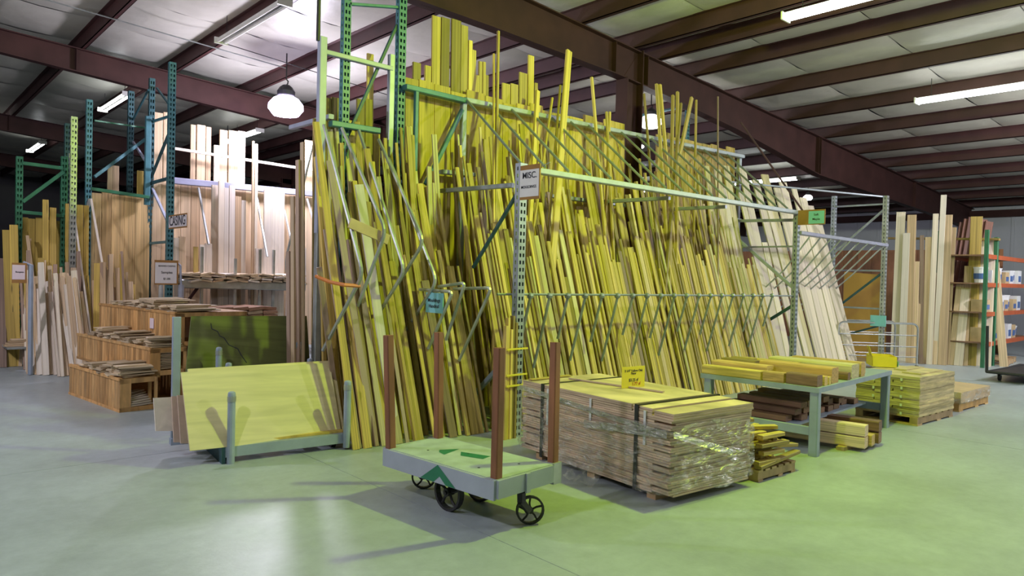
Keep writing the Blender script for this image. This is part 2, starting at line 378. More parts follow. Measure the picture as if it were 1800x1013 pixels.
struct(MB().box(X0, X1, Y0-.1, Y0, 0, 7).obj('wall_front', WALLM))
struct(MB().box(X1-.25, X1, Y0, Y1, 4.2, 4.45).obj('eave_beam', REDOX))
# bracing rods under the roof
def rod(label, a, b, r=.008, mat=GALV): tag(MB().tube([a, b], r, 6).obj('brace_rod', mat), label, 'rod')

# ------------------------------------------------------------------ lamps
def tube_light(xc, ya, yb, z, lit, label, grp='fluorescent strip lights under the roof'):
    t = thing('strip_light', label, 'ceiling light', (xc, (ya+yb)/2, z), 0, grp); L = abs(yb-ya)/2
    MB().add([(-.05, -L, .09), (.05, -L, .09), (.05, L, .09), (-.05, L, .09), (-.03, -L, .02), (.03, -L, .02), (.03, L, .02), (-.03, L, .02)],
             [(3, 2, 1, 0), (4, 0, 1, 5), (1, 2, 6, 5), (2, 3, 7, 6), (3, 0, 4, 7)] + [(0, 1, 2, 3)]).obj('reflector', FIXW, t)
    for s in (-.065, .065):
        MB().tube([(s, -L+.03, .015), (s, L-.03, .015)], .024, 8).obj('lamp_tube', TUBEG if lit else FIXW, t)
    for s in (-1, 1):
        MB().box(-.12, .12, s*L-.012, s*L+.012, -.02, .09).obj('end_cap', FIXW, t)
        MB().tube([(0, s*L*.8, .09), (0, s*L*.8, .42)], .006, 5).obj('hanger', BLACK, t)
    return t
tube_light(9.64, 2.5, 4.95, 5.42, 1, 'big lit strip light at the top edge above the tables')
tube_light(14.6, 2.45, 4.85, 5.12, 1, 'lit strip light above the far right boards, second largest')
tube_light(4.57, 18.6, 21.0, 5.72, 1, 'lit strip light beside the teal posts of the casing rack')
tube_light(4.40, 28.3, 30.8, 5.73, 1, 'lit strip light above the dark far left racks')
tube_light(4.69, 10.4, 13.0, 5.72, 0, 'unlit white strip light under the roof near the bright lamp')
tube_light(8.05, 19.3, 21.1, 5.5, 1, 'short lit strip light beyond the casing rack boards')
tube_light(20.55, 10.0, 12.4, 4.77, 1, 'lit strip light seen behind the end of the long rack')
tube_light(20.55, 14.0, 16.4, 4.8, 1, 'second lit strip light behind the end of the long rack')
tube_light(1.9, 26, 28.4, 5.9, 1, 'lit strip light at the far left edge')
tube_light(9.64, -2.6, -.2, 5.42, 1, 'lit strip light outside the view over the aisle')
def highbay(label, loc, gm, r, top, grp=None, body=BLACK):
    t = thing('high_bay_lamp', label, 'lamp', loc, 0, grp)
    MB().lathe([(r*.25, -r*.55), (r*.72, -r*.46), (r*.98, -r*.12), (r*.96, r*.16), (r*.72, r*.46), (r*.42, r*.62)], (0, 0, 0)).obj('globe', gm, t)
    MB().lathe([(r*.42, r*.62), (r*.48, r*.66), (r*.5, r*.9), (r*.36, r*1.12), (r*.2, r*1.25)], (0, 0, 0)).obj('ballast_housing', body, t)
    MB().tube([(0, 0, r*1.25), (.03, 0, r*1.35), (.04, 0, r*1.5), (0, 0, r*1.6), (0, 0, max(r*1.7, top-loc[2]+.2))], .014, 6).obj('hook', body, t)
    return t
highbay('bright violet-white globe lamp hanging beside the casing rack', (6.42, 14.1, 5.06), LAMPG, .36, roofz(6.42))
point('lamp_light_far', (6.42, 14.1, 4.60), LAMP_FAR, (.95, .90, 1.1), .25)
wp = P(1144, 215, Y=9.3)
highbay('white lamp seen just right of the brown column', wp, LAMPW, .24, roofz(wp.x))
point('lamp_light_back', wp+Vector((0, 0, -.35)), LAMP_BACK, (1, .97, .95), .2)
hp = P(1420, 348, Y=11.5)
highbay('small white lamp far behind the soft maple boards', hp, LAMPW, .16, roofz(hp.x))
hs = P(400, 249, Y=22)
highbay('tiny white lamp seen between the tallest casing boards', hs, LAMPW, .11, roofz(hs.x))
hc = P(1127, 258, Y=10.5)
highbay('tiny white lamp low behind the upper rack tubes', hc, LAMPW, .07, roofz(hc.x))
highbay('yellow lamp over the stacks outside the view', (6.0, 2.75, 5.05), LAMPY, .26, roofz(6.0))
point('lamp_light_yellow', (6.0, 2.75, 4.78), LAMP_YELLOW, YELLOW, .10)
highbay('white lamp over the left aisle outside the view', (-1.1, 3.6, 4.55), LAMPW, .26, roofz(-1.1))
point('lamp_light_left', (-1.1, 3.6, 4.25), LAMP_LEFT, WHITE, .12)
highbay('white lamp over the far left aisle outside the view', (-2.2, 9.6, 4.95), LAMPW, .24, roofz(-2.2))
point('lamp_light_left2', (-2.2, 9.6, 4.65), LAMP_LEFT2, WHITE, .14)
point('lamp_light_farright', (17.5, .3, 4.3), 900, (1, .97, 1.0), .2)
highbay('added white fill lamp over the right aisle, outside the view', (11.8, -1.5, 4.9), LAMPW, .24, roofz(11.8))
point('fill_light_right', (11.8, -1.5, 4.6), FILL_RIGHT, (1, .98, 1.04), .15)  # unseen lamp, added as white fill for the right-hand floor
highbay('white lamp over the right aisle outside the view', (17.5, .3, 4.6), LAMPW, .2, roofz(17.5))

# ------------------------------------------------------------------ the long lumber rack
FY, BY = 5.55, 6.95           # front and back planes
rack = thing('lumber_rack', 'long green steel lumber rack with slanted divider tubes holding the yellow strips', 'rack', (5.1, FY, 0))
def rp(b, name, mat):         # part of the rack, given in world coordinates
    return b.obj(name, mat, rack, Matrix.Translation((-5.1, -FY, 0)))
rp(MB().perf(5.06, 5.46, 0, 2.88, .10, .08), 'upright_post', GREYS)
rp(MB().perf(11.44, 5.55, 0, 2.89, .09, .08), 'upright_post', GREYS)
rp(MB().bar((5.47, 6.97, 0), (5.47, 6.97, 3.84), .07, .07), 'upright_post', GREYS)
rp(MB().bar((11.98, 6.97, 0), (11.98, 6.97, 4.02), .08, .07), 'upright_post', SAGE)
rp(MB().perf(3.83, 7.0, 0, 5.4, .085, .08), 'upright_post', TEAL)
rp(MB().perf(4.52, 6.98, 0, 5.4, .10, .08), 'upright_post', TEAL)
rp(MB().bar((3.57, 6.98, 0), (3.57, 6.98, 2.1), .075, .07), 'upright_post', GALV)
rp(MB().bar((3.57, 6.98, 2.1), (3.57, 6.98, 4.17), .085, .07), 'upright_post', SAGE)
rp(MB().bar((4.43, 6.99, 0), (4.43, 6.99, 4.18), .07, .06), 'upright_post', GREYS)
rp(MB().bar((3.6, 6.98, 4.02), (4.43, 6.98, 4.02), .05, .06), 'cross_beam', SAGE)
rp(MB().bar((3.90, 7.02, 4.62), (4.52, 7.02, 4.75), .03, .04), 'cross_brace', TEAL)
rp(MB().bar((3.92, 7.03, 3.2), (4.52, 7.03, 4.55), .035, .03), 'cross_brace', DTEAL)
rp(MB().bar((3.66, 6.94, 3.27), (4.25, 6.94, 3.28), .06, .09), 'cross_beam', TEAL)
rp(MB().bar((3.70, 7.0, 3.36), (3.76, 8.1, 3.4), .05, .06), 'cross_beam', SAGE)
rp(MB().bar((4.57, 6.92, 3.83), (5.45, 6.92, 3.83), .06, .10), 'cross_beam', TEAL)
b = MB()
for k in range(14): b.box(4.6+k*.06, 4.625+k*.06, 6.885, 6.892, 3.845, 3.862)
rp(b, 'beam_slot', DTEAL)
rp(MB().bar((4.72, 6.90, 2.3), (4.72, 6.90, 3.8), .045, .05), 'cross_brace', TEAL)
rp(MB().bar((4.9, 6.93, 2.75), (5.42, 6.93, 3.72), .05, .05), 'cross_brace', TEAL)
rp(MB().bar((5.45, 6.92, 3.84), (12.0, 6.92, 4.0), .06, .10), 'cross_beam', SAGE)
rp(MB().bar((5.14, FY, 2.84), (11.46, 5.58, 2.86), .06, .10), 'cross_beam', SAGE)
rp(MB().bar((5.1, 5.62, 2.66), (5.15, 6.95, 2.70), .05, .05), 'cross_brace', GREYS)
rp(MB().bar((5.12, 5.56, 2.58), (5.14, 6.3, 1.78), .035, .035), 'cross_brace', DTEAL)
rp(MB().bar((5.1, 6.9, 2.92), (5.6, 6.9, 2.94), .05, .09), 'cross_beam', SAGE)
rp(MB().bar((11.49, 5.62, 2.74), (11.55, 6.9, 2.78), .05, .05), 'cross_brace', GREYS)
rp(MB().bar((11.46, 5.6, 2.3), (11.5, 6.9, 2.3), .03, .03), 'cross_brace', GREYS)
rp(MB().bar((11.47, 5.6, 1.6), (11.5, 6.8, 2.55), .05, .05), 'cross_brace', SAGE)
rp(MB().bar((11.47, 5.58, 1.33), (11.5, 6.25, .9), .045, .05), 'cross_brace', DTEAL)
for x in (7.9, 9.3):
    rp(MB().bar((x, 5.6, 2.78), (x, 6.9, 2.80), .05, .05), 'cross_brace', GREYS)
rp(MB().bar((6.2, 6.88, 2.80), (11.9, 6.88, 2.82), .05, .08), 'cross_beam', GREYS)
rp(MB().bar((5.15, 5.55, .93), (5.13, 6.2, .35), .05, .05), 'cross_brace', BLUEGREY)
for k in range(17):           # upper divider tubes, front beam to back beam
    x = 5.16+k*.372
    rp(MB().tube([(x, 5.57, 2.90), (x+.30, 6.93, 3.87+.024*(x-5)*.9)], .016, 6), 'divider_tube', TUBEM)
rp(MB().tube([(4.9, 5.6, 1.50), (11.45, 5.6, 1.475)], .014, 6), 'divider_rail', TUBEM)
KX = [5.371+i*.2975 for i in range(19)]
for i, x in enumerate(KX):
    rp(MB().lathe([(.02, -.03), (.034, -.02), (.036, .012), (.026, .03)], (x, 5.59, 1.482), 0, 8), 'clamp_knob', TUBEM)
    L = (.62, .9, .55, .85)[i % 4]
    rp(MB().tube([(x, 5.58, 1.49), (x, 5.59+.10*L, 1.49-.40*L), (x, 5.60+.24*L, 1.49-.93*L)], .017, 6), 'divider_tube', TUBEM)
# bent hoops of the left bay
def arc(p0, p1, p2, k=.12, n=5):
    p0, p1, p2 = Vector(p0), Vector(p1), Vector(p2); a = p1+(p0-p1).normalized()*k; c = p1+(p2-p1).normalized()*k
    return [p0]+[a*(1-t)**2+p1*2*t*(1-t)+c*t*t for t in [i/n for i in range(n+1)]]+[p2]
for pts in (((3.42, 6.62, 3.17), (3.42, 5.80, 1.68), (3.42, 6.55, .90)), ((3.72, 6.80, 3.21), (3.72, 5.90, 2.10), (3.72, 6.50, 1.2)),
            ((3.98, 6.90, 3.24), (3.98, 5.95, 1.72), (3.98, 6.72, .98)), ((4.26, 6.95, 3.19), (4.26, 6.03, 2.03), (4.26, 6.86, 1.22)),
            ((4.40, 6.95, 3.0), (4.40, 5.98, 1.62), (4.40, 6.6, 1.0))):
    rp(MB().tube(arc(*pts), .019, 7), 'divider_hoop', GALV)
for p in ((738, 509, 796, 513, 753, 613, 4.42), (771, 504, 818, 497, 784, 598, 4.58), (798, 508, 864, 506, 807, 634, 4.74)):
    rp(MB().tube(arc(P(p[0], p[1], X=p[6]), P(p[2], p[3], X=p[6]), P(p[4], p[5], X=p[6]), .07), .018, 7), 'divider_hoop', GALV)
tag(MB().bar((3.38, 6.0, 2.16), (3.80, 5.98, 2.02), .10, .02).obj('cardboard_strip', CARTON), 'tan cardboard strip across boards at the left end of the rack', 'cardboard')
o = MB(); rnd = random.Random(3)
pts = [P(556, 486, Y=6.3), P(580, 496, Y=6.0), P(605, 501, Y=5.85), P(632, 503, Y=5.9)]
o.tube(pts, .018, 6).obj('strap', ORSTRAP); tag(bpy.data.objects['strap'], 'orange strap tied around boards at the left end post', 'strap')

# ------------------------------------------------------------------ boards of the long bay
rnd = random.Random(11)
MATSET = [PINE]*9+[KMAPLE, TAN, BROWNW]
slots = [5.19]+KX+[11.42]
for si in range(len(slots)-1):
    xa, xb = slots[si], slots[si+1]; where = ordw(si)+' divider slot right of the sign post'
    for row, (yb, lean, lo, hi, gap, fill) in enumerate(((5.64, .300, 2.0, 2.85, .006, .93), (5.95, .255, 2.6, 3.35, .012, .95), (6.34, .150, 3.0, 3.75, .03, .6))):
        x = xa+.012; n = 0; base = rnd.uniform(lo, hi)
        while x < xb-.03:
            w_ = rnd.choice((.028, .034, .04, .05, .06, .075)) if row < 2 else rnd.choice((.03, .05, .08, .12)); w_ = min(w_, xb-x-.01)
            if rnd.random() < fill:
                L = min(hi, max(lo, base+rnd.uniform(-.18, .18)))
                if rnd.random() < .10: L = rnd.uniform(lo-.5, hi)
                if row == 2 and rnd.random() < .12: L += rnd.uniform(.2, .8)
                y = yb+rnd.uniform(-.015, .02); dx = rnd.uniform(-.010, .014)*L
                t_ = rnd.uniform(.018, .03)
                m_ = rnd.choice(MATSET) if xa < 10.4 else rnd.choice([PINE, KMAPLE, KMAPLE, TAN])
                c = math.cos(math.atan(lean))
                s_ = stick('moulding_strip' if row < 2 else 'back_strip', (x+w_/2, y, 0), (x+w_/2+dx, y+lean*L*c, L*c), w_, t_, m_, rnd.choice(('flat', 'casing', 'round', 'flat')), (rnd.uniform(-.35, .2), -1, 0))
                tone = {'pine': 'yellow', 'tan_fir': 'tan', 'walnut': 'brown', 'knotty_maple': 'olive'}[m_.name]
                lab = (f'{tone} front strip, {ordw(n)} from left in {where}', f'{tone} taller strip behind, {ordw(n)} from left in {where}', f'{tone} rear strip, {ordw(n)} from left in {where}')[row]
                tag(s_, lab, 'strip', ('front strips', 'taller strips', 'rear strips')[row]+' in the long rack'); n += 1
            x += w_+gap+(rnd.random()*.03 if row else rnd.random()*.012)
# wide boards standing behind the back beam
x = 4.60; n = 0; rnd = random.Random(5)
while x < 12.0:
    w_ = rnd.choice((.22, .24, .28, .30)); w_ = min(w_, 12.02-x)
    if not (8.75 < x < 9.35):
        zt = 3.97+.024*(x-4.6)+rnd.uniform(-.03, .05)
        s_ = stick('wide_board', (x+w_/2, 6.99, 0), (x+w_/2, 7.10, zt), w_, .028, PINE2, 'flat')
        tag(s_, f'wide yellow board, {ordw(n)} from left standing behind the upper beam', 'board', 'wide boards behind the upper beam'); n += 1
    x += w_+.008
TALL = [  # xl, xr, top y, label
 (702, 713, 78, 'narrow tall board right beside the teal upright'), (727, 741, 108, 'short square-topped board left of the tallest boards'), (748, 759, 114, 'lowest board just left of the tallest boards'),
 (761, 776, 26, 'tallest board of the rack, leftmost of the tall cluster'), (777, 792, 29, 'second board of the tallest cluster, left of a dark gap'), (795, 812, 32, 'third board of the tallest cluster, right of the dark gap'),
 (812, 824, 43, 'fourth board of the tallest cluster'), (825, 832, 70, 'narrow fifth board stepping down from the tallest cluster'), (831, 838, 87, 'sixth board stepping down from the tallest cluster'),
 (843, 849, 107, 'thin board above the beam, left one of a pair'), (850, 855, 108, 'thin board above the beam, right one of a pair'), (832, 846, 130, 'pale low board below the stepped cluster'), (853, 860, 131, 'low narrow board right of the pale low board'),
 (884, 898, 145, 'pale board above the beam, first of a level pair'), (899, 912, 146, 'pale board above the beam, second of a level pair'), (914, 928, 126, 'pale board standing a head above its level pair'),
 (930, 940, 96, 'brownish tall board standing alone over the beam'), (941, 946, 145, 'thin board leaning beside the brownish tall board')]
for xl, xr, yt, lab in TALL:
    Yp = 7.17; a, c = P(xl, yt, Y=Yp), P(xr, yt, Y=Yp)
    s_ = stick('tall_board', ((a.x+c.x)/2+.02, 7.13, 0), ((a.x+c.x)/2, Yp+.02, a.z), abs(c.x-a.x)*.97, .03, PINE, 'flat'); tag(s_, lab, 'board')
LONG = [  # top px, lower px, w, Ytop, Ylow, label
 (876, 55, 872, 300, .03, 6.86, 6.5, 'longest thin stick rising to the rafter left of the sign post'), (868, 95, 868, 310, .025, 6.86, 6.5, 'thin stick left of the longest stick'),
 (945, 160, 962, 330, .06, 6.86, 6.3, 'bright narrow board crossing the beam right of the sign'), (971, 172, 973, 330, .025, 6.86, 6.3, 'thin stick crossing the beam, second right of the sign'),
 (1000, 90, 980, 350, .10, 6.86, 6.4, 'tall pale square post rising to the rafter'), (985, 150, 990, 340, .025, 6.8, 6.3, 'thin stick leaning beside the tall pale post'),
 (1040, 136, 1075, 330, .035, 6.86, 6.4, 'leaning stick with a white patch left of the column'), (1066, 197, 1080, 380, .03, 6.86, 6.4, 'left stick of the pair before the brown column'), (1072, 197, 1086, 380, .03, 6.86, 6.4, 'right stick of the pair before the brown column'),
 (1132, 165, 1146, 330, .03, 6.86, 6.5, 'thin stick crossing the white lamp'), (1154, 148, 1166, 330, .045, 6.86, 6.5, 'tallest stick right of the white lamp'), (1160, 149, 1176, 330, .045, 6.83, 6.5, 'stick touching the tallest one right of the white lamp'),
 (1183, 168, 1180, 330, .05, 6.86, 6.5, 'first stick of the cluster before the far teal upright'), (1191, 162, 1190, 330, .05, 6.86, 6.5, 'second stick of the cluster before the far teal upright'), (1197, 182, 1190, 300, .04, 6.80, 6.5, 'short stick of the cluster before the far teal upright'), (1216, 172, 1203, 300, .06, 6.86, 6.5, 'stick leaning right across the far teal upright'),
 (1224, 176, 1234, 330, .03, 6.86, 6.5, 'thin pointed stick right of the far teal upright'), (1262, 170, 1262, 330, .022, 6.86, 6.5, 'very thin dark stick alone over the end of the beam')]
for tx, ty, lx, ly, w_, yt, yl, lab in LONG:
    a, c = P(lx, ly, Y=yl), P(tx, ty, Y=yt); d = (c-a)
    bb = a-d*(a.z/d.z)
    if bb.y < 5.75: bb.y = 5.75+.5*(rnd.random())
    tag(stick('long_stick', bb, c, w_, min(w_, .04), PINE if 'dark' not in lab else BROWNW, 'flat'), lab, 'stick')
a, c = P(1412, 372, Y=6.3), P(1302, 215, Y=6.9)
tag(MB().tube([a, c], .018, 6).obj('pipe', REDOX2), 'rusty thin pipe leaning up to the rafter past the soft maple sign', 'pipe')
far_up = thing('steel_upright', 'teal perforated upright standing behind the long rack near the lamp', 'upright', P(1208, 300, Y=8.4)*1)
far_up.location.z = 0; ux = far_up.location
MB().perf(-.04, 0, 0, P(1208, 172, Y=8.4).z, .08, .07).obj('post', TEAL, far_up)
zt = P(1208, 176, Y=8.4).z; MB().bar((0, .07, zt-.1), (.0, 1.6, zt-.12), .05, .06).obj('cross_brace', DTEAL, far_up)

# ------------------------------------------------------------------ boards of the left bay
rnd = random.Random(23); rows = ((5.90, .32, 1.6, 2.5, .95), (6.08, .30, 2.2, 2.9, .95), (6.28, .23, 2.6, 3.3, .95), (6.55, .12, 2.7, 3.45, .8))
for row, (yb, lean, lo, hi, fill) in enumerate(rows):
    x = 3.50; n = 0
    while x < 4.98:
        w_ = rnd.choice((.035, .045, .055, .07, .085)) if row < 3 else rnd.choice((.03, .04, .06)); w_ = min(w_, 5.0-x)
        if rnd.random() < fill:
            L = rnd.uniform(lo, hi)
            if row == 0 and 4.2 < x: L = rnd.uniform(1.5, 2.2)
            y = yb+rnd.uniform(-.03, .03)-(x-4.2)*.13; c = math.cos(math.atan(lean)); dx = rnd.uniform(-.03, .03)*L
            m_ = rnd.choice([PINE]*7+[KMAPLE, BROWNW, PINKPLY] if row < 2 else [PINE, PINE, PINE, KMAPLE])
            if row == 0 and x < 3.75: m_ = rnd.choice([PINE, PINKPLY, BROWNW])
            s_ = stick('leaning_board', (x+w_/2, y, 0), (x+w_/2+dx, y+lean*L*c, L*c), w_, rnd.uniform(.02, .04), m_, rnd.choice(('flat', 'flat', 'casing')), (rnd.uniform(-.5, .1), -1, 0))
            tone = {'pine': 'yellow', 'pale_primed': 'pale', 'walnut': 'brown', 'knotty_maple': 'olive', 'pink_ply': 'pinkish'}[m_.name]
            tag(s_, f'{tone} board, {ordw(n)} from left in {("the front", "the second", "the third", "the rear")[row]} row behind the cart stakes', 'board', 'boards in the left bay of the long rack'); n += 1
        x += w_+rnd.random()*(.05 if row < 2 else .03)+.004
for i, (lx, rx, by, tl, tr, ty, yb, yt, m_, lab) in enumerate((
    (616, 632, 790, 548, 562, 215, None, 6.75, PINE, 'long bright board at the left end of the rack, by the panel cart'),
    (650, 664, 783, 574, 584, 283, None, 6.6, PINKPLY, 'long pinkish board leaning at the left end, second from the panel cart'),
    (686, 706, 779, 625, 637, 325, None, 6.5, PALE, 'broad pale board with a bright lit edge in the left bay'),
    (716, 730, 772, 640, 650, 262, None, 6.7, PINE, 'long yellow board just right of the broad pale board'),
    (592, 604, 770, 556, 566, 470, None, 6.4, BROWNW, 'short brown board beside the end post of the rack'))):
    a, a2 = P(lx, by), P(rx, by); c = (P(tl, ty, Y=yt)+P(tr, ty, Y=yt))/2
    tag(stick('leaning_board', ((a.x+a2.x)/2, (a.y+a2.y)/2-.02, 0), c, (a2-a).length*.8, .03, m_, 'flat', (-.3, -1, 0)), lab, 'board')
rnd = random.Random(8)
for i in range(8):                                           # wide boards at the back of the left bay
    x = 3.64+i*.105
    tag(stick('back_board', (x, 7.10, 0), (x, 7.2, (3.35, 3.6, 3.62, 3.45, 3.4, 3.66, 3.68, 3.3)[i]), .10, .03, PINE, 'flat'), f'yellow board behind the green crossbar, {ordw(i)} from the grey end post', 'board', 'boards behind the green crossbar')
a, c = P(654, 90, Y=7.15), P(665, 90, Y=7.15)
tag(stick('tall_board', ((a.x+c.x)/2, 7.14, 0), ((a.x+c.x)/2, 7.26, a.z), c.x-a.x, .03, PINE, 'flat'), 'tall bright board standing between the two teal uprights', 'board')
for i, (x, L) in enumerate(((3.44, 3.1), (3.39, 2.9), (3.34, 2.5), (3.30, 1.9))):
    tag(stick('end_board', (x-.05, 6.9, 0), (x+.10, 7.34, L), .05, .025, (TAN, BROWNW, TAN, BROWNW)[i], 'flat', (-1, -.4, 0)), f'{("tan", "brown", "tan", "brown")[i]} board left of the grey end post, {ordw(i)} from that post', 'board')
# strapped bundle tied to the sign post
for i in range(5):
    tag(stick('bundle_strip', (4.90+i*.034, 5.44+.01*(i % 2), 0), (4.90+i*.034, 5.45+.01*(i % 2), 1.12+(.06, .14, .02, .16, .09)[i]), .03, .05, PINE, 'flat'), f'strip {("at the left of", "second in", "in the middle of", "fourth in", "at the right of")[i]} the yellow-banded bundle at the sign post', 'strip', 'banded bundle at the sign post')
for z, q in ((.93, 'upper'), (.66, 'middle'), (.55, 'lower')):
    tag(MB().box(4.88, 5.17, 5.395, 5.405, z, z+.018).obj('band', YELCARD), f'{q} yellow band around the bundle on the sign post', 'band')
# signs on the rack
def side_sign(name, label, cat, px, Xp, board, paper, tone):
    """flat sign facing -X: px = (xl, yt, xr, yb) of the board on plane X=Xp"""
    xl, yt, xr, yb = px; a, c = P(xl, yt, X=Xp), P(xr, yb, X=Xp)
    d = P(xl, yb, X=Xp); z0, z1 = d.z, a.z; t = thing(name, label, cat, (Xp, (a.y+c.y)/2, (z0+z1)/2)); hw, hh = (a.y-c.y)/2, (z1-z0)/2
    MB().box(0, .012, -hw, hw, -hh, hh).obj('backing_board', board, t)
    if paper:
        l, r_, b_, t_ = paper
        MB().box(-.003, 0, hw-r_*2*hw, hw-l*2*hw, -hh+b_*2*hh, -hh+t_*2*hh).obj('paper_sheet', tone, t)
    return t, hw, hh
def side_text(t, body, size, v, hw, hh, mat=INK, u=.5):
    text(body, size, (-.006, hw-2*hw*u, -hh+2*hh*v), (0, -1, 0), (0, 0, 1), mat, t)
t, hw, hh = side_sign('rack_sign', 'brown and white MISC. sign at the top of the rack post', 'sign', (915, 292, 948, 352), 5.045, CARD, (.0, .96, .08, .86), PAPER)
side_text(t, 'MISC.', hw*.62, .69, hw, hh); side_text(t, 'MOULDINGS', hw*.27, .36, hw, hh, u=.46)
MB().tube([(0.02, -hw, hh-.03), (.02, -hw-.12, hh+.0)], .006, 5).obj('sign_hook', GALV, t)
t, hw, hh = side_sign('rack_sign', 'Soft Maple card on brown board at the end of the rack', 'sign', (1403, 370, 1450, 396), 11.38, CARD, (.40, .97, .06, .90), TEALCARD)
side_text(t, 'Soft', hh*.42, .66, hw, hh, u=.68); side_text(t, 'Maple', hh*.42, .36, hw, hh, u=.68)
t, hw, hh = side_sign('rack_sign', 'teal card hanging from the lower hoops of the left bay', 'sign', (749, 514, 778, 549), 4.40, TEALCARD, None, None)
side_text(t, 'Mouldings', hw*.36, .62, hw, hh); side_text(t, 'Handrail', hw*.36, .33, hw, hh)

# ------------------------------------------------------------------ soft maple bay
mr = thing('maple_rack', 'grey steel end frame with crossed tubes holding the pale maple boards', 'rack', (14.8, 5.41, 0))
def mp(b, name, mat): return b.obj(name, mat, mr, Matrix.Translation((-14.8, -5.41, 0)))
mp(MB().perf(14.75, 5.37, 0, 3.44, .10, .08), 'upright_post', GALV)
mp(MB().perf(14.76, 6.38, 0, 3.5, .09, .08), 'upright_post', GREYS)
mp(MB().bar((11.52, 5.58, 2.53), (14.8, 5.40, 2.47), .06, .13), 'cross_beam', LILAC)
for z in (3.28, 1.97, 1.22): mp(MB().bar((14.8, 5.41, z), (14.8, 6.42, z), .035, .035), 'cross_brace', GREYS)
mp(MB().bar((14.8, 5.41, 3.2), (14.8, 6.42, 2.3), .035, .04), 'cross_brace', GREYS)
mp(MB().bar((14.8, 5.41, 1.95), (14.8, 6.42, 1.1), .035, .04), 'cross_brace', DTEAL)
mp(MB().bar((14.8, 5.41, .9), (14.8, 6.42, .55), .035, .04), 'cross_brace', DTEAL)
mp(MB().bar((11.6, 6.95, 3.5), (14.8, 5.42, 3.42), .03, .03), 'cross_brace', GREYS)
for k in range(9):
    x = 11.75+k*.36
    mp(MB().tube([(x, 5.50-(x-11.5)*.05, 2.47), (x-.05, 5.9, 1.9), (x-.1, 6.75, 1.1)], .014, 6), 'divider_tube', GALV)
rnd = random.Random(31); x = 10.75; n = 0
MB_ = ((.14, 2.5), (.2, 3.62), (.13, 3.3), (.18, 3.72), (.14, 3.3), (.2, 3.8), (.16, 2.4), (.2, 3.62), (.14, 3.1), (.22, 3.78), (.2, 3.55), (.24, 3.7), (.2, 3.1), (.16, 3.62), (.24, 3.45), (.22, 3.3), (.2, 2.9))
for w_, L in MB_:
    yb = 6.12 if x < 11.5 else 5.78; lean = .20 if x < 11.5 else .28; c = math.cos(math.atan(lean)); L = L+.1
    m_ = KMAPLE if n in (0, 1, 3, 9) else MAPLE
    tag(stick('maple_board', (x+w_/2, yb+rnd.uniform(-.10, .08), 0), (x+w_/2-rnd.uniform(.0, .03)*L, yb+lean*L*c, L*c), w_, .03, m_, 'flat', (-.1, -1, 0)), f'{"knotty olive" if m_ is KMAPLE else "pale"} maple board, {ordw(n)} from left at the soft maple sign', 'board', 'maple boards at the end of the rack'); n += 1
    x += w_+.03+rnd.random()*.05

# ------------------------------------------------------------------ panel cart with plywood sheets
pc = thing('panel_cart', 'low blue-grey steel panel cart with round-capped posts carrying plywood sheets', 'cart', (2.96, 6.75, 0), -.12)
MB().box(-.56, .54, -.62, -.55, .055, .145).obj('side_rail', BLUEGREY, pc)
MB().box(-.56, .54, .72, .79, .055, .145).obj('side_rail', BLUEGREY, pc)
for x in (-.52, -.2, .15, .48): MB().box(x-.03, x+.03, -.55, .72, .06, .12).obj('cross_member', BLUEGREY, pc)
MB().box(-.585, -.555, -.62, .8, .0, .15).obj('end_channel', DTEAL, pc)
MB().box(-.55, .54, -.56, -.50, .146, .166).obj('wood_strip', PINE, pc)
for x in (-.50, .46):
    for y in (-.5, .65):
        b = MB(); b.tube([(x-.025, y, .035), (x+.025, y, .035)], .035, 10); b.box(x-.035, x+.035, y-.02, y+.02, .04, .06); b.obj('roller', BLACK, pc)
def capped_post(x, y, z0, z1, r, par, nm='post'):
    o = MB().lathe([(r, z0), (r, z1-r*.7), (r*.9, z1-r*.25), (r*.5, z1)], (x, y, 0), 2, 12).obj(nm, BLUEGREY, par)
    MB().lathe([(r*1.12, z1-r*2.6), (r*1.12, z1-r*1.2)], (x, y, 0), 2, 12).obj('collar', GALV, o)
def pcl(x, y): d = Vector((x-2.96, y-6.75)); c_, s_ = math.cos(.12), math.sin(.12); return c_*d.x-s_*d.y, s_*d.x+c_*d.y
capped_post(*pcl(2.375, 6.19), 0.0, .63, .034, pc); capped_post(*pcl(3.42, 6.04), 0.02, .66, .034, pc)
for x, y, z in ((2.556, 6.75, .81), (3.383, 6.75, .80), (2.573, 7.05, .93), (3.40, 7.05, .95)): capped_post(*pcl(x, y), .06, z, .03, pc)
tx_, ty_ = pcl(2.10, 6.80)
MB().bar((tx_, ty_, .1), (tx_, ty_, 1.25), .07, .05).obj('tall_stake', BLUEGREY, pc)
MB().box(tx_-.04, -.5, ty_-.04, ty_+.04, .09, .15).obj('stake_bracket', BLUEGREY, pc)
def sheet(label, corners, t, mat, cat='sheet'):
    """plywood sheet from four corner points (bl, br, tr, tl), thickness t backwards"""
    c = [Vector(p) for p in corners]; n = (c[1]-c[0]).cross(c[3]-c[0]).normalized()
    ctr = sum(c, Vector())/4; x = (c[1]-c[0]).normalized(); y = n.cross(x); M = Matrix((x, y, n)).transposed().to_4x4(); M.translation = ctr
    Mi = M.inverted(); l = [Mi @ p for p in c]
    b = MB(); b.add([(p.x, p.y, 0) for p in l]+[(p.x, p.y, -t) for p in l], [(0, 1, 2, 3), (7, 6, 5, 4), (0, 4, 5, 1), (1, 5, 6, 2), (2, 6, 7, 3), (3, 7, 4, 0)])
    return tag(b.obj('plywood_sheet', mat, None, M), label, cat)
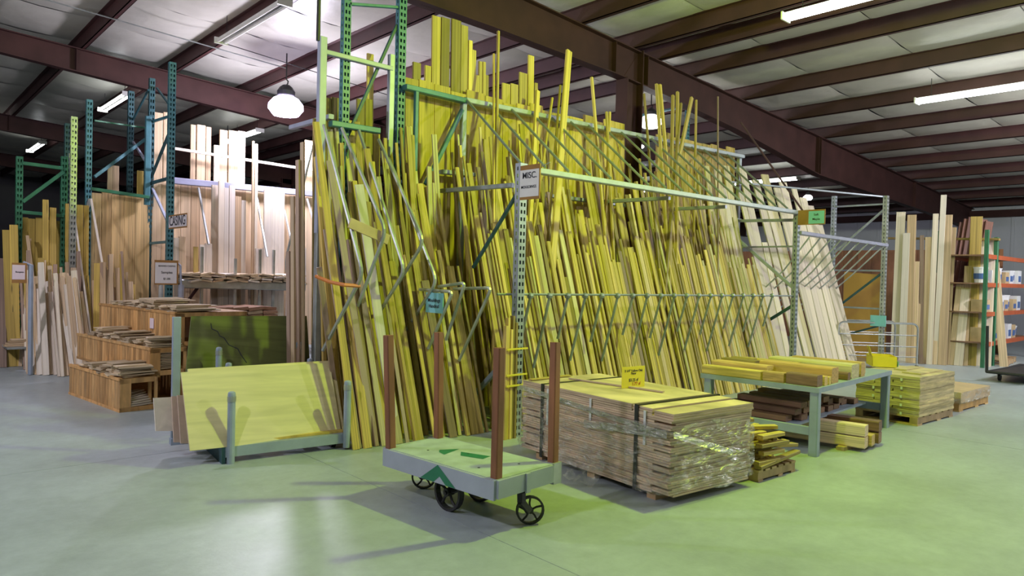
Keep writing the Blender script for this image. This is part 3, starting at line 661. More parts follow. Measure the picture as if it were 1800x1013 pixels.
sheet('big pale yellow plywood sheet leaning at the front of the panel cart', (P(334, 793, Y=6.2), P(600, 765, Y=6.2), P(581, 637, Y=6.46), P(318, 655, Y=6.46)), .018, PLY)
sheet('yellow plywood sheet just behind the front sheet, only its top edge showing', (P(345, 790, Y=6.23), P(606, 762, Y=6.23), P(588, 633, Y=6.50), P(330, 649, Y=6.50)), .018, PLY)
sheet('dark green veneer sheet with a crack standing at the back of the panel cart', (P(322, 700, Y=7.18), P(548, 700, Y=7.12), P(541, 555, Y=7.25), P(336, 556, Y=7.32)), .018, OLIVEPLY)
sheet('small pink-white panel sticking out at the left of the panel cart', (P(274, 758, Y=6.72), P(330, 758, Y=6.72), P(330, 697, Y=6.76), P(270, 700, Y=6.76)), .02, PALE)
sheet('brown panel edge beside the pink-white panel, farther from the big sheet', (P(306, 778, Y=6.6), P(345, 778, Y=6.6), P(345, 697, Y=6.64), P(302, 697, Y=6.64)), .02, PINKPLY)
sheet('brown panel edge right against the big yellow sheet', (P(318, 780, Y=6.48), P(352, 780, Y=6.48), P(352, 694, Y=6.54), P(312, 695, Y=6.54)), .02, PINKPLY)
t, hw, hh = side_sign('white_tag', 'white paper tag hanging below the casing shelf by the panel cart', 'tag', (503, 512, 522, 556), P(514, 512, Y=12.62).x, PAPER, None, None)

# ------------------------------------------------------------------ flat platform cart
ct = thing('platform_cart', 'grey wooden platform cart with green emblems, iron wheels and four brown stakes', 'cart', (3.272, 4.05, 0), math.radians(5.2))
hx, hy = .282, .585
MB().box(-hx, hx, -hy, hy, .345, .37).obj('deck', DECKP, ct)
sb = MB().box(-hx-.022, -hx, -hy, hy, .235, .366).obj('side_board', SIDEP, ct)
MB().box(hx, hx+.022, -hy, hy, .235, .366).obj('side_board', SIDEP, ct)
MB().box(-hx, hx, -hy-.022, -hy, .245, .366).obj('end_board', SIDEP, ct)
MB().box(-hx, hx, hy, hy+.022, .245, .366).obj('end_board', SIDEP, ct)
MB().box(-.02, .02, -hy-.036, -hy-.022, .235, .366).obj('end_cleat', SIDEP, ct)
b = MB(); yc = -.04                            # triangular green emblem on the left side board
b.add([(-hx-.0235, yc+.185, .237), (-hx-.0235, yc-.185, .237), (-hx-.0235, yc-.085, .237), (-hx-.0235, yc-.02, .287), (-hx-.0235, yc+.04, .237), (-hx-.0235, yc, .364)],
      [(5, 0, 4, 3), (5, 3, 2, 1)])
b.obj('emblem', GREENP, ct)
b = MB(); z = .3712
b.add([(-.03, .25, z), (.10, .17, z), (-.10, .12, z), (-.08, .20, z)], [(0, 1, 2, 3)][::1])
b.add([(-.03, .02, z), (.05, .10, z), (.12, -.14, z), (.02, -.16, z)], [(0, 1, 2, 3)])
b.f = [f[::-1] if (Vector(b.v[f[1]])-Vector(b.v[f[0]])).cross(Vector(b.v[f[2]])-Vector(b.v[f[1]])).z < 0 else f for f in b.f]
b.obj('deck_emblem', GREENP, ct)
for (x, y) in ((-.16, -.30), (.12, -.42), (-.1, .3), (.05, .02)): MB().lathe([(.009, .370), (.009, .3715)], (x, y, 0), 2, 8).obj('bolt_head', BLACK, ct)
for x, y, dx, dy in ((-hx+.03, hy-.035, -.035, .02), (hx-.05, hy-.03, -.005, .02), (-hx+.035, -hy+.035, .0, .0), (hx+.065, -hy+.04, .03, .03)):
    z0 = .37 if x < hx else .26
    MB().bar((x, y, z0-.1 if x < hx else z0), (x+dx, y+dy, 1.225), .062, .062, (0, 1, 0)).obj('stake', REDW, ct)
MB().box(hx+.022, hx+.11, -hy-.005, -hy+.085, .22, .37).obj('stake_pocket', GALV, ct)
def spoked(par, name, c, r, w, axis, spokes=5, mat=BLACK):
    c = Vector(c); b = MB()
    if axis == 0: q = lambda a, rr, h: c+Vector((h, rr*math.cos(a), rr*math.sin(a)))
    else: q = lambda a, rr, h: c+Vector((rr*math.cos(a)*.80+h*.60, -rr*math.cos(a)*.60+h*.80, rr*math.sin(a)))
    n = 24; vs = []
    for k in range(n):
        a = 2*math.pi*k/n
        vs += [q(a, r, -w/2), q(a, r, w/2), q(a, r*.86, w/2), q(a, r*.86, -w/2)]
    b.add(vs, [(k*4+i, k*4+(i+1) % 4, ((k+1) % n)*4+(i+1) % 4, ((k+1) % n)*4+i) for k in range(n) for i in range(4)])
    o = b.obj(name, mat, par)
    h = MB(); h.tube([q(0, 0, -w*.7), q(0, 0, w*.7)], r*.22, 10); h.obj('hub', mat, o)
    for k in range(spokes):
        a = 2*math.pi*k/spokes+.3; MB().tube([q(a, r*.15, 0), q(a+.12, r*.5, 0), q(a, r*.9, 0)], r*.075, 6).obj('spoke', mat, o)
    return o
spoked(ct, 'wheel', (-.155, .0, .135), .135, .045, 0); spoked(ct, 'wheel', (.155, .0, .135), .135, .045, 0)
MB().tube([(-.2, 0, .135), (.2, 0, .135)], .014, 8).obj('axle', BLACK, ct)
for s in (-1, 1): MB().bar((s*.1, 0, .13), (s*.1, 0, .345), .035, .07).obj('axle_bracket', BLACK, ct)
for s in (-1, 1):
    y = s*(hy-.03)
    MB().lathe([(.045, .345), (.045, .325), (.028, .315), (.026, .235), (.034, .225)], (0, y, 0), 2, 12).obj('caster_stem', BLACK, ct)
    MB().bar((.0, y, .24), (-.012, y-.015, .16), .05, .045).bar((-.012, y-.015, .165), (.03, y-.052, .095), .045, .03).obj('caster_fork', BLACK, ct)
    spoked(ct, 'caster_wheel', (.055, y-.035, .098), .098, .028, 1)

# ------------------------------------------------------------------ pallets and stacks
def pallet(name, label, loc, rz, lx, ly, h, mat=PALLETW, nb=6, cat='pallet'):
    t = thing(name, label, cat, loc, rz)
    for i in range(3):
        y = .05+(ly-.1)*i/2
        MB().box(0, lx, y-.045, y+.045, .018, h-.018).obj('stringer', mat, t)
    for i in range(nb):
        w_ = lx/nb*.72; x = (lx-w_)*i/(nb-1)
        MB().box(x, x+w_, 0, ly, h-.018, h).obj('deck_board', mat, t)
        if i in (0, nb//2, nb-1): MB().box(x, x+w_, 0, ly, 0, .018).obj('bottom_board', mat, t)
    return t
# big strapped stack of thin sheets: corner (4.44, 3.077), 0.98 wide, 1.80 long
SW, SL, SRZ = .98, 1.80, math.radians(-5.6); SO = Vector((4.44, 3.077, 0))
SM = Rz(SO, SRZ)
t = thing('skid', 'low wooden skid under the shrink-wrapped stack', 'pallet', SO, SRZ)
for y in (.22, .9, 1.6): MB().box(.05, SW-.02, y-.045, y+.045, 0, .06).obj('runner', PALLETW, t)
rnd = random.Random(2); z = .06; nlay = 12; lh = (.715-.06)/nlay
def bundle(x0, x1, y0, y1, z, h, seed, notch=True):
    r = random.Random(seed); b = MB(); k = 3; q = h/k
    for i in range(k):
        j = [r.uniform(-.006, .006) for _ in range(4)]; zz = z+i*q
        if i == 0 and notch:
            b.box(x0+.05, x1+j[1], y0+.0, y1, zz+.002, zz+q-.001); b.box(x0+j[0], x0+.05, y0+.17, y1-.26, zz+.002, zz+q-.001)
        else: b.box(x0+j[0], x1+j[1], y0+j[2], y1+j[3], zz+.0022, zz+q-.0004)
    return b
for i in range(nlay-1):
    dx, dy = rnd.uniform(-.008, .008), rnd.uniform(-.01, .01)
    o = bundle(dx, SW+dx+(rnd.random()*.02), dy, SL+dy, z, lh, i, i % 3 != 2).obj('panel_bundle', OAK, None, SM)
    tag(o, f'thin wood panel bundle, {ordw(i)} layer from the floor in the shrink-wrapped stack', 'panel', 'layers of the shrink-wrapped stack'); z += lh
for (ya, yb, dz, lab) in ((.40, SL, 0, 'long top panel bundle of the shrink-wrapped stack, under the yellow card'), (.19, .385, -.006, 'narrow top panel bundle between the two gaps of the shrink-wrapped stack'), (-.02, .175, -.016, 'narrow top panel bundle at the near end of the shrink-wrapped stack')):
    tag(bundle(-.0, SW+.01, ya, yb, z+dz, lh, lab, False).obj('panel_bundle', OAK, None, SM), lab, 'panel')
ZT = z+lh
for y, q in ((.34, 'near'), (1.50, 'far')):
    b = MB(); w_ = .018
    b.box(-.014, -.009, y-w_, y+w_, .05, ZT+.004); b.box(-.014, SW+.016, y-w_, y+w_, ZT+.001, ZT+.005); b.box(SW+.022, SW+.027, y-w_, y+w_, .05, ZT+.004)
    tag(b.obj('strap', STRAPB, None, SM), f'black strap around the {q} end of the shrink-wrapped stack', 'strap')
for y, za, q in ((.25, .42, 'near the front corner'), (.86, .50, 'at the middle'), (1.42, .36, 'near the far end')):
    tag(MB().box(-.015, -.010, y-.012, y+.012, za, ZT-.03).obj('strap', STRAPW, None, SM), f'white strap {q} on the side of the shrink-wrapped stack', 'strap')
tag(stick('loose_stick', SM @ Vector((.42, 1.62, ZT+.012)), SM @ Vector((.62, .62, ZT+.012)), .03, .014, PINKPLY, 'flat', (0, 0, 1)), 'thin brown stick lying on top behind the yellow card', 'stick')
tag(stick('loose_stick', SM @ Vector((.02, 1.72, ZT+.012)), SM @ Vector((.55, 1.77, ZT+.012)), .05, .012, PINE, 'flat', (0, 0, 1)), 'short yellow strip lying on the far end of the shrink-wrapped stack', 'stick')
# shrink wrap
rnd = random.Random(4); b = MB(); per = []; nU = 64; nV = 9
L_ = 2*(SW+SL)
for k in range(nU):
    s = L_*k/nU
    if s < SL: p = (-.02, SL-s)
    elif s < SL+SW: p = (s-SL, -.02)
    elif s < 2*SL+SW: p = (SW+.03, s-SL-SW)
    else: p = (SW-(s-2*SL-SW), SL+.02)
    per.append((p, s))
vs = []
for j in range(nV+1):
    for (p, s) in per:
        top = .62-.10*(s/SL) if s < SL else .60-.02*math.sin(s*5)
        if s < SL: top = .66-.10*math.sin(math.pi*s/SL)*.6-.03
        bot = .09+.03*math.sin(s*7); zz = bot+(top-bot)*j/nV
        cx, cy = p[0]-SW/2, p[1]-SL/2; o_ = rnd.uniform(0, .022)
        vs.append((p[0]+math.copysign(o_, cx)*(abs(cx) > SW/2-.01), p[1]+math.copysign(o_, cy)*(abs(cy) > SL/2-.01), zz))
fs = [(j*nU+k, j*nU+(k+1) % nU, (j+1)*nU+(k+1) % nU, (j+1)*nU+k) for j in range(nV) for k in range(nU)]
b.add(vs, fs); o = b.obj('stretch_wrap', FILM, None, SM); o.data.polygons.foreach_set('use_smooth', [True]*len(o.data.polygons))
tag(o, 'clear crinkled plastic film wrapped around the big strapped stack', 'plastic film')
b = MB(); vs = []
for i in range(11):
    for j in range(6): vs.append((-.05-.17*(j/5)**1.5+rnd.uniform(-.02, .02), .62+.055*i+rnd.uniform(-.02, .02), .20*(1-j/5)**1.3+.015+rnd.uniform(0, .03)))
b.add(vs, [(i*6+j, (i+1)*6+j, (i+1)*6+j+1, i*6+j+1) for i in range(10) for j in range(5)])
o = b.obj('film_scrap', FILM, None, SM); tag(o, 'crumpled plastic film trailing on the floor beside the wrapped stack', 'plastic film')
a, c = P(1092.5, 684, Z=ZT), P(1132.5, 680, Z=ZT); dz = .19
t = thing('price_card', 'yellow price card standing on the shrink-wrapped stack', 'sign', ((a.x+c.x)/2, (a.y+c.y)/2, ZT+.003), math.atan2(c.y-a.y, c.x-a.x))
hw = (c-a).length/2
MB().box(-hw, hw, -.002, .002, 0, dz).obj('card', YELCARD, t); MB().bar((0, .002, .0), (0, .05, .0), .08, .004).obj('foot', YELCARD, t)
text('3 1/4" Yellow Oak', hw*.21, (0, -.0035, dz*.80), (1, 0, 0), (0, 0, 1), INK, t); text('Floor', hw*.21, (0, -.0035, dz*.67), (1, 0, 0), (0, 0, 1), INK, t)
text('$3.25 sf', hw*.26, (hw*.0, -.0035, dz*.36), (1, 0, 0), (0, 0, 1), INK, t); text('1.77 sf', hw*.28, (hw*.25, -.0035, dz*.17), (1, 0, 0), (0, 0, 1), REDINK, t)

# heap of short offcuts on a pallet
t = pallet('offcut_pallet', 'small pallet under the heap of short yellow offcuts', (5.60, 2.99, 0), math.radians(-3), .60, .75, .10)
rnd = random.Random(9); n = 0
for lay in range(8):
    z = .102+lay*.036
    for i in range(5 if lay < 6 else 3):
        L = rnd.uniform(.18, .42); w_ = rnd.uniform(.05, .07); x = 5.66+i*.105+rnd.uniform(-.015, .015); y = 3.04+rnd.uniform(-.05, .12); a = rnd.uniform(-.18, .18)
        if lay % 2 == 0: p, q = (x, y, z+.017), (x+math.sin(a)*L, y+L, z+.017)
        else: p, q = (5.62+rnd.uniform(-.06, .1), 3.02+i*.11, z+.017), (5.62+L+rnd.uniform(.0, .16), 3.02+i*.11+math.sin(a)*L, z+.017)
        s_ = stick('offcut', p, q, w_, .033, PINE, 'flat', (0, 0, 1))
        tag(s_, f'short yellow offcut, {ordw(i)} piece of the {ordw(lay)} layer in the offcut heap', 'offcut', 'offcut heap'); n += 1
for i, (p, q, lab) in enumerate((((5.50, 3.10, .30), (6.30, 3.02, .22), 'long offcut sticking out to the right of the offcut heap'), ((5.60, 3.0, .125), (6.26, 2.98, .17), 'longest offcut along the bottom of the offcut heap'),
                                 ((5.62, 3.35, .40), (6.0, 3.05, .415), 'wide pale offcut lying slanted on top of the heap'), ((5.62, 3.55, .44), (5.95, 3.25, .45), 'top yellow offcut of the heap beside the wrapped stack'))):
    tag(stick('offcut', p, q, .07, .03, PINE, 'flat', (0, 0, 1)), lab, 'offcut')

# ------------------------------------------------------------------ steel table with timbers
TZ = .68; tb = thing('steel_table', 'blue-grey steel work table loaded with short timbers', 'table', (6.85, 3.06, 0), math.radians(3))
MB().box(0, 2.2, 0, 1.28, TZ-.05, TZ).obj('tabletop', BLUEGREY, tb)
for x, y in ((.05, .05), (2.14, .05), (.05, 1.2), (2.14, 1.2)): MB().bar((x, y, 0), (x, y, TZ-.05), .085, .085).obj('leg', BLUEGREY, tb)
for a_, b_ in (((.05, .05), (.05, 1.2)), ((2.14, .05), (2.14, 1.2))): MB().bar((*a_, .24), (*b_, .24), .03, .085, (0, 0, 1)).obj('stretcher', BLUEGREY, tb)
MB().box(.1, 2.1, .25, 1.15, .255, .275).obj('lower_shelf', BLUEGREY, tb)
TM = Rz((6.85, 3.06, 0), math.radians(3))
TIM = [  # x0,x1,y0,y1,z0,z1,mat,label   (table coordinates)
 (.01, .13, .60, 1.27, 0, .07, PINE, 'long pale board along the near edge of the table'), (.02, .13, .36, .58, 0, .075, ORANGEW, 'short orange block at the near edge of the table'),
 (.03, .16, .03, .34, 0, .085, DARKW, 'brown block at the near corner of the table'), (.19, .27, .02, .35, 0, .07, ORANGEW, 'narrow orange block behind the corner block'),
 (.30, .36, .02, .3, 0, .06, PINE, 'small yellow block behind the narrow orange block'), (.20, .36, .62, 1.26, 0, .10, ORANGEW, 'thick orange timber at the left of the table'),
 (.40, .58, .03, .80, 0, .12, ORANGEW, 'big orange timber in the middle of the table'), (.42, .56, .86, 1.26, 0, .11, PINE, 'yellow timber left behind the big orange timber'),
 (.62, .74, .30, .95, 0, .10, ORANGEW, 'flat orange timber behind the big orange timber'), (.82, .90, .02, .25, 0, .06, DARKW, 'dark block near the right end of the table'),
 (.95, 1.18, .03, .95, 0, .15, KMAPLE, 'big grey-green timber with dark end at the right of the table'), (1.24, 1.36, .03, .8, 0, .12, ORANGEW, 'brown timber end right of the big grey-green timber'),
 (.78, .90, .55, 1.2, 0, .13, PINE, 'raised yellow timber at the back of the table'), (.66, .76, 1.0, 1.27, .0, .14, PINE, 'short yellow timber at the back left of the table'),
 (1.45, 1.6, .1, .95, 0, .09, KMAPLE, 'low grey-green timber beyond the big one'), (1.7, 1.85, .2, .9, 0, .07, PINE, 'low pale timber under the yellow box')]
for x0, x1, y0, y1, z0, z1, mat, lab in TIM:
    z1 = z1*1.3 if z1 < .13 else z1
    p, q = TM @ Vector(((x0+x1)/2, y0, TZ+.002+(z0+z1)/2)), TM @ Vector(((x0+x1)/2, y1, TZ+.002+(z0+z1)/2))
    tag(stick('timber', p, q, x1-x0, z1-z0, mat, 'flat', (0, 0, 1)), lab, 'timber')
rnd = random.Random(6); n = 0
for lay, cnt in ((0, 10), (1, 7), (2, 4)):
    for i in range(cnt):
        x = .18+i*.19+lay*.1; L = rnd.uniform(.55, .85); y = .28+rnd.uniform(0, .1); z = .277+lay*.062
        tag(stick('shelf_timber', TM @ Vector((x, y, z+.03)), TM @ Vector((x+rnd.uniform(-.03, .03), y+L, z+.03)), .15, .058, DARKW, 'flat', (0, 0, 1)), f'dark brown timber, {ordw(i)} from the near leg in the {ordw(lay)} layer under the table', 'timber', 'timbers on the lower shelf'); n += 1
for i, (x, z, mat, lab) in enumerate(((7.62, .15, TAN, 'pale lower beam on the floor under the table, nearest'), (7.62, .27, TAN, 'pale upper beam on the floor under the table'), (7.80, .15, ORANGEW, 'orange beam on the floor under the table'), (7.98, .15, DARKW, 'dark lower beam on the floor under the table'), (7.98, .27, DARKW, 'dark upper beam on the floor under the table'))):
    x = x-.1; z -= .055
    tag(stick('floor_beam', (x+.0, 2.86, z), (x-.22, 4.3, z), .14, .11, mat, 'flat', (0, 0, 1)), lab, 'beam')
for i, y in enumerate((3.05, 4.0)): tag(MB().box(7.35, 8.05, y-.04, y+.04, 0, .038).obj('bearer_block', PALLETW), f'wooden bearer on the floor under the beams, {("nearer", "farther")[i]} one', 'block')
# yellow carton and cards
bx = P(1549, 640, Z=.62); t = thing('carton', 'open yellow carton standing on the flooring stack behind the table', 'box', (bx.x, bx.y, .61), .55)
for nm, a_ in (('side_wall', (-.2, .2, -.15, -.143)), ('side_wall', (-.2, .2, .143, .15)), ('side_wall', (-.2, -.193, -.15, .15)), ('side_wall', (.193, .2, -.15, .15))): MB().box(*a_, 0, .13).obj(nm, YELCARD, t)
MB().box(-.2, .2, -.15, .15, -.01, 0).obj('bottom', YELCARD, t)
MB().add([(-.2, .15, .13), (-.02, .15, .13), (-.02, .19, .26), (-.2, .19, .26), (-.2, .155, .13), (-.02, .155, .13), (-.02, .195, .26), (-.2, .195, .26)], [(0, 1, 2, 3), (7, 6, 5, 4), (0, 4, 5, 1), (1, 5, 6, 2), (2, 6, 7, 3), (3, 7, 4, 0)]).obj('flap', YELCARD, t)
MB().box(-.19, -.02, -.17, -.165, .0, .07).obj('label_card', TEALCARD, t)
t, hw, hh = side_sign('hanging_card', 'blank teal card hung on the grey post beyond the table', 'sign', (1530, 554, 1557, 573), 14.6, TEALCARD, None, None)

# ------------------------------------------------------------------ flooring stack and carton on pallets, right
t = pallet('flooring_pallet', 'pallet under the tall yellow flooring stack', (9.40, 2.99, 0), math.radians(-3), 1.12, .75, .11)
FM = Rz((9.40, 2.99, .11), math.radians(-3)); rnd = random.Random(12)
for lay in range(14):
    cut = (.40, .52, .30)[lay % 3]
    for k, (ya, yb) in enumerate(((0, cut-.006), (cut+.006, .75))):
        r = random.Random(lay*3+k); b = MB(); z = lay*.0345; jx = r.uniform(-.012, .012)
        for i in range(3): b.box(jx+r.uniform(-.005, .005), 1.1+jx, ya+r.uniform(-.004, .004)-.01*(k == 0), yb, z+i*.0113+.0008, z+(i+1)*.0113)
        o = b.obj('flooring_bundle', BUNDLE, None, FM); tag(o, f'{("right", "left")[k]} flooring bundle in layer {OW[lay]} from the pallet, yellow flooring stack', 'flooring', 'flooring bundles on the pallet')
        if (lay+k) % 3 == 0: MB().box(jx-.012, jx-.007, (ya+yb)/2-.012, (ya+yb)/2+.012, z, z+.034).obj('band', STRAPW, o)
z = 14*.0345
tag(MB().box(.25, .95, .08, .30, z+.002, z+.02).obj('flooring_board', BUNDLE, None, FM), 'loose board lying skewed on top of the flooring stack', 'board')
tag(MB().box(.5, 1.05, .34, .50, z+.002, z+.02).obj('flooring_board', BUNDLE, None, FM), 'second loose board on top of the flooring stack', 'board')
t = pallet('carton_pallet', 'low orange-brown pallet under the plastic-covered carton', (10.95, 2.98, 0), math.radians(-2), 1.2, .6, .12, ORANGEW)
b = MB(); nx, ny = 8, 5
t = thing('wrapped_carton', 'flat tan carton in crinkled plastic on the farthest pallet', 'box', (10.93, 2.96, .122), math.radians(-2))
MB().box(0, 1.2, 0, .6, 0, .145).obj('carton_body', CARTON, t)
rnd = random.Random(5); vs = []; nU = 28
for j in range(4):
    for k in range(nU):
        s = 3.6*k/nU; p = (s, -.012) if s < 1.2 else (1.212, s-1.2) if s < 1.8 else (1.2-(s-1.8), .612) if s < 3 else (-.012, .6-(s-3))
        o_ = rnd.uniform(0, .02); vs.append((p[0]+(o_ if p[0] > 1.2 else -o_ if p[0] < 0 else 0), p[1]+(-o_ if p[1] < 0 else 0), .0+j*.05))
b.add(vs, [(j*nU+k, j*nU+(k+1) % nU, (j+1)*nU+(k+1) % nU, (j+1)*nU+k) for j in range(3) for k in range(nU)]); b.obj('plastic_cover', FILM, t)

# ------------------------------------------------------------------ black platform truck, right edge
t = thing('platform_truck', 'black steel platform truck with tube handle at the right edge', 'cart', (15.0, 3.05, 0))
fr = MB(); fr.tube([(0, 0, .17), (2.2, -.15, .17)], .025, 8); fr.obj('side_rail', BLACK, t); MB().tube([(0, .62, .17), (2.2, .47, .17)], .025, 8).obj('side_rail', BLACK, t)
MB().box(.05, 2.2, .0, .6, .15, .175).obj('platform', BLACK, t)
MB().tube([(0, .62, .17), (-.02, .63, 1.0)], .026, 8).obj('handle_tube', BLACK, t); MB().tube([(0, 0, .17), (-.05, -.01, .98)], .026, 8).obj('handle_tube', BLACK, t); MB().tube([(0, .62, .17), (0, 0, .17)], .026, 8).obj('end_rail', BLACK, t)
for x, y in ((.25, .08), (.35, .5), (1.9, .0), (1.9, .45)):
    c_ = MB(); c_.tube([(x, y-.02, .065), (x, y+.02, .065)], .065, 12); o = c_.obj('caster', BLACK, t); MB().box(x-.03, x+.03, y-.03, y+.03, .09, .155).obj('caster_fork', GALV, o)

# ------------------------------------------------------------------ far right boards against the yellow rail
hr = thing('board_rail', 'yellow wooden rail on green posts holding the far right boards', 'rail', (18.2, 4.2, 0))
for a_, c_ in ((P(1555, 419, X=18.0), P(1757, 421, X=18.0)),): MB().bar(a_-hr.location, c_-hr.location, .05, .13).obj('rail', PINE, hr)
for px in (1749, 1600):
    q = P(px, 640, Z=0); q = P(px, 500, X=18.08)-hr.location; q.z = 0; MB().bar(q, q+Vector((0, 0, 2.78)), .08, .08).obj('post', GREENS, hr)
FAR = [  # base xl,xr,y ; top xl,xr,y ; material, label
 (1566, 1579, 638, 1578, 1590, 373, MAPLE, 'tall pale board at the far left end of the yellow rail'), (1588, 1601, 640, 1599, 1607, 378, TAN, 'slim tall tan board, second from the left end of the rail'),
 (1592, 1609, 640, 1598, 1613, 460, TAN, 'wide shorter tan board before the slim tall one'), (1580, 1590, 640, 1590, 1597, 410, PALE, 'grey-white strip between the first tall boards'),
 (1615, 1621, 640, 1619, 1622, 414, BROWNW, 'thin dark strip in the middle of the rail'), (1622, 1631, 640, 1628, 1636, 417, TAN, 'tan strip right of the thin dark strip'), (1629, 1637, 641, 1642, 1648, 376, MAPLE, 'slim pale stick rising over the rail middle'),
 (1636, 1645, 641, 1648, 1653, 470, TAN, 'short tan strip before the tall white stick'), (1640, 1648, 641, 1656, 1662, 343, PALE, 'tallest thin white stick at the far rail'), (1648, 1665, 641, 1664, 1677, 400, TAN, 'wide tan board leaning right of the white stick'),
 (1650, 1662, 642, 1664, 1670, 378, TAN, 'tan board behind the wide leaning one'), (1667, 1678, 642, 1683, 1693, 500, TAN, 'short board with a sloped lean before the dark gap'), (1678, 1690, 643, 1692, 1703, 508, MAPLE, 'short pale board right of the sloped one'),
 (1689, 1699, 643, 1698, 1706, 468, TAN, 'slim brown-edged board left of the tall yellow one'), (1697, 1713, 643, 1708, 1726, 381, PINE, 'tall yellowish board crossing over the rail'), (1716, 1738, 644, 1725, 1747, 424, MAPLE, 'broad pale board at the right end of the rail'),
 (1759, 1770, 645, 1745, 1753, 462, TAN, 'brown board leaning left alone at the right end'), (1604, 1612, 640, 1612, 1618, 500, TAN, 'short tan strip left of the thin dark strip')]
for bl, br, by, tl, tr, ty, mat, lab in FAR:
    a1, a2 = P(bl, by), P(br, by); a_ = (a1+a2)/2; dpt = a_.length
    dirv = Vector((a_.x, a_.y, 0)).normalized(); k_ = (a_.dot(dirv)+.32)
    def on(px, py):
        d_ = fw*FOC+rt*(px-900)+up*(506.5-py); return EYE+d_*(k_/d_.dot(dirv))
    q_ = (on(tl, ty)+on(tr, ty))/2
    tag(stick('far_board', a_, q_, (a2-a1).length*.98, .035, mat, 'flat', (-dirv.x, -dirv.y, 0)), lab, 'board', 'boards along the far rail')
for i, (px, yt) in enumerate(((1688, 392), (1696, 386), (1704, 383), (1716, 385), (1724, 386), (1734, 390))):
    q_ = P(px-8, 460, X=19.6); c_ = P(px+5, yt, X=19.9); q_ = Vector((q_.x-.6, q_.y+.1, 0))
    tag(stick('dark_board', q_, c_, .17, .05, DARKRED, 'flat', (-.8, -.6, 0)), f'dark red board standing behind the rail, {OW[i]} from left', 'board', 'dark boards behind the rail')
sh = thing('storage_shelf', 'orange beamed storage shelf with paint goods at the right edge', 'shelf', (17.6, 4.3, 0))
for z in (2.36, 1.76, 1.14, .50):
    MB().box(-.2, 3.6, 0, .06, z-.06, z+.03).obj('beam', ORANGE, sh); MB().box(-.2, 3.6, .9, .96, z-.06, z+.03).obj('beam', ORANGE, sh); MB().box(-.2, 3.6, .03, .93, z+.0, z+.028).obj('shelf_board', DARKW, sh)
for x in (-.25, 3.6):
    for y in (0, .9): MB().box(x, x+.07, y, y+.07, 0, 2.9).obj('post', GREENS, sh)
rnd = random.Random(77); n = 0
for z, nm in ((1.79, 'second'), (1.17, 'third'), (.53, 'lowest')):
    for i in range(8):
        x = 17.75+i*.36; r = .13; h = rnd.uniform(.24, .36)
        if (i+n) % 3 == 0:
            t = thing('paint_bucket', f'white paint bucket, {OW[i]} from the green post on the {nm} orange shelf', 'bucket', (x, 4.52, z)); MB().lathe([(.11, 0), (.13, h-.03), (.14, h-.03), (.14, h)], (0, 0, 0), 2, 14).obj('body', WHITEP, t); MB().lathe([(.125, .08), (.133, .2)], (0, 0, 0), 2, 14).obj('label', BLUEP, t)
        else:
            t = thing('paint_box', f'blue and white goods box, {OW[i]} from the green post on the {nm} orange shelf', 'box', (x, 4.5, z)); MB().box(-.15, .15, -.14, .14, 0, h).obj('body', WHITEP if i % 2 else CARTON, t); MB().box(-.11, .11, -.143, -.14, .05, h*.6).obj('label', BLUEP, t)
    n += 1
t = pallet('floor_pallet', 'bare wooden pallet on the floor under the orange shelf', (18.4, 4.1, 0), .1, 1.2, .9, .12)
# brown partition and mustard board beyond the maple frame
pt = thing('partition', 'red-brown plank partition below the far white wall', 'partition', (21.5, 5.0, 0))
for k in range(20): MB().box(0, .04, k*.4, k*.4+.392, 0, 2.68).obj('plank', PANELB, pt)
sheet('mustard yellow board standing behind the grey maple end frame', (Vector((17.0, P(1480, 600, X=17.0).y, 0)), Vector((17.0, P(1558, 600, X=17.0).y, 0)), P(1558, 484, X=17.2), P(1484, 478, X=17.2)), .02, MUSTARD, 'board')
wc = thing('wire_cart', 'chrome wire stock cart with hoop ends behind the flooring stack', 'cart', P(1560, 655, Z=0))
def hoop(x0, y0, x1, y1, h): return arc((x0, y0, .1), (x0, y0, h), ((x0+x1)/2, (y0+y1)/2, h), .12)[:-1]+arc(((x0+x1)/2, (y0+y1)/2, h), (x1, y1, h), (x1, y1, .1), .12)
MB().tube(hoop(-.5, .75, .5, -.35, .95), .02, 6).obj('hoop', CHROME, wc); MB().tube(hoop(-.1, 1.3, .9, .2, .95), .02, 6).obj('hoop', CHROME, wc)
for z in (.3, .5, .72): MB().tube([(-.5, .75, z), (.5, -.35, z)], .012, 5).obj('wire', CHROME, wc); MB().tube([(-.1, 1.3, z), (.9, .2, z)], .012, 5).obj('wire', CHROME, wc)
MB().add([(-.5, .75, .14), (.5, -.35, .14), (.9, .2, .14), (-.1, 1.3, .14), (-.5, .75, .18), (.5, -.35, .18), (.9, .2, .18), (-.1, 1.3, .18)], [(3, 2, 1, 0), (4, 5, 6, 7), (0, 1, 5, 4), (1, 2, 6, 5), (2, 3, 7, 6), (3, 0, 4, 7)]).obj('base_deck', CHROME, wc)
for x, y in ((-.5, .75), (.5, -.35), (.9, .2), (-.1, 1.3)): MB().lathe([(.02, .0), (.06, .02), (.06, .10), (.03, .14)], (x, y, 0), 2, 8).obj('caster', BLACK, wc)

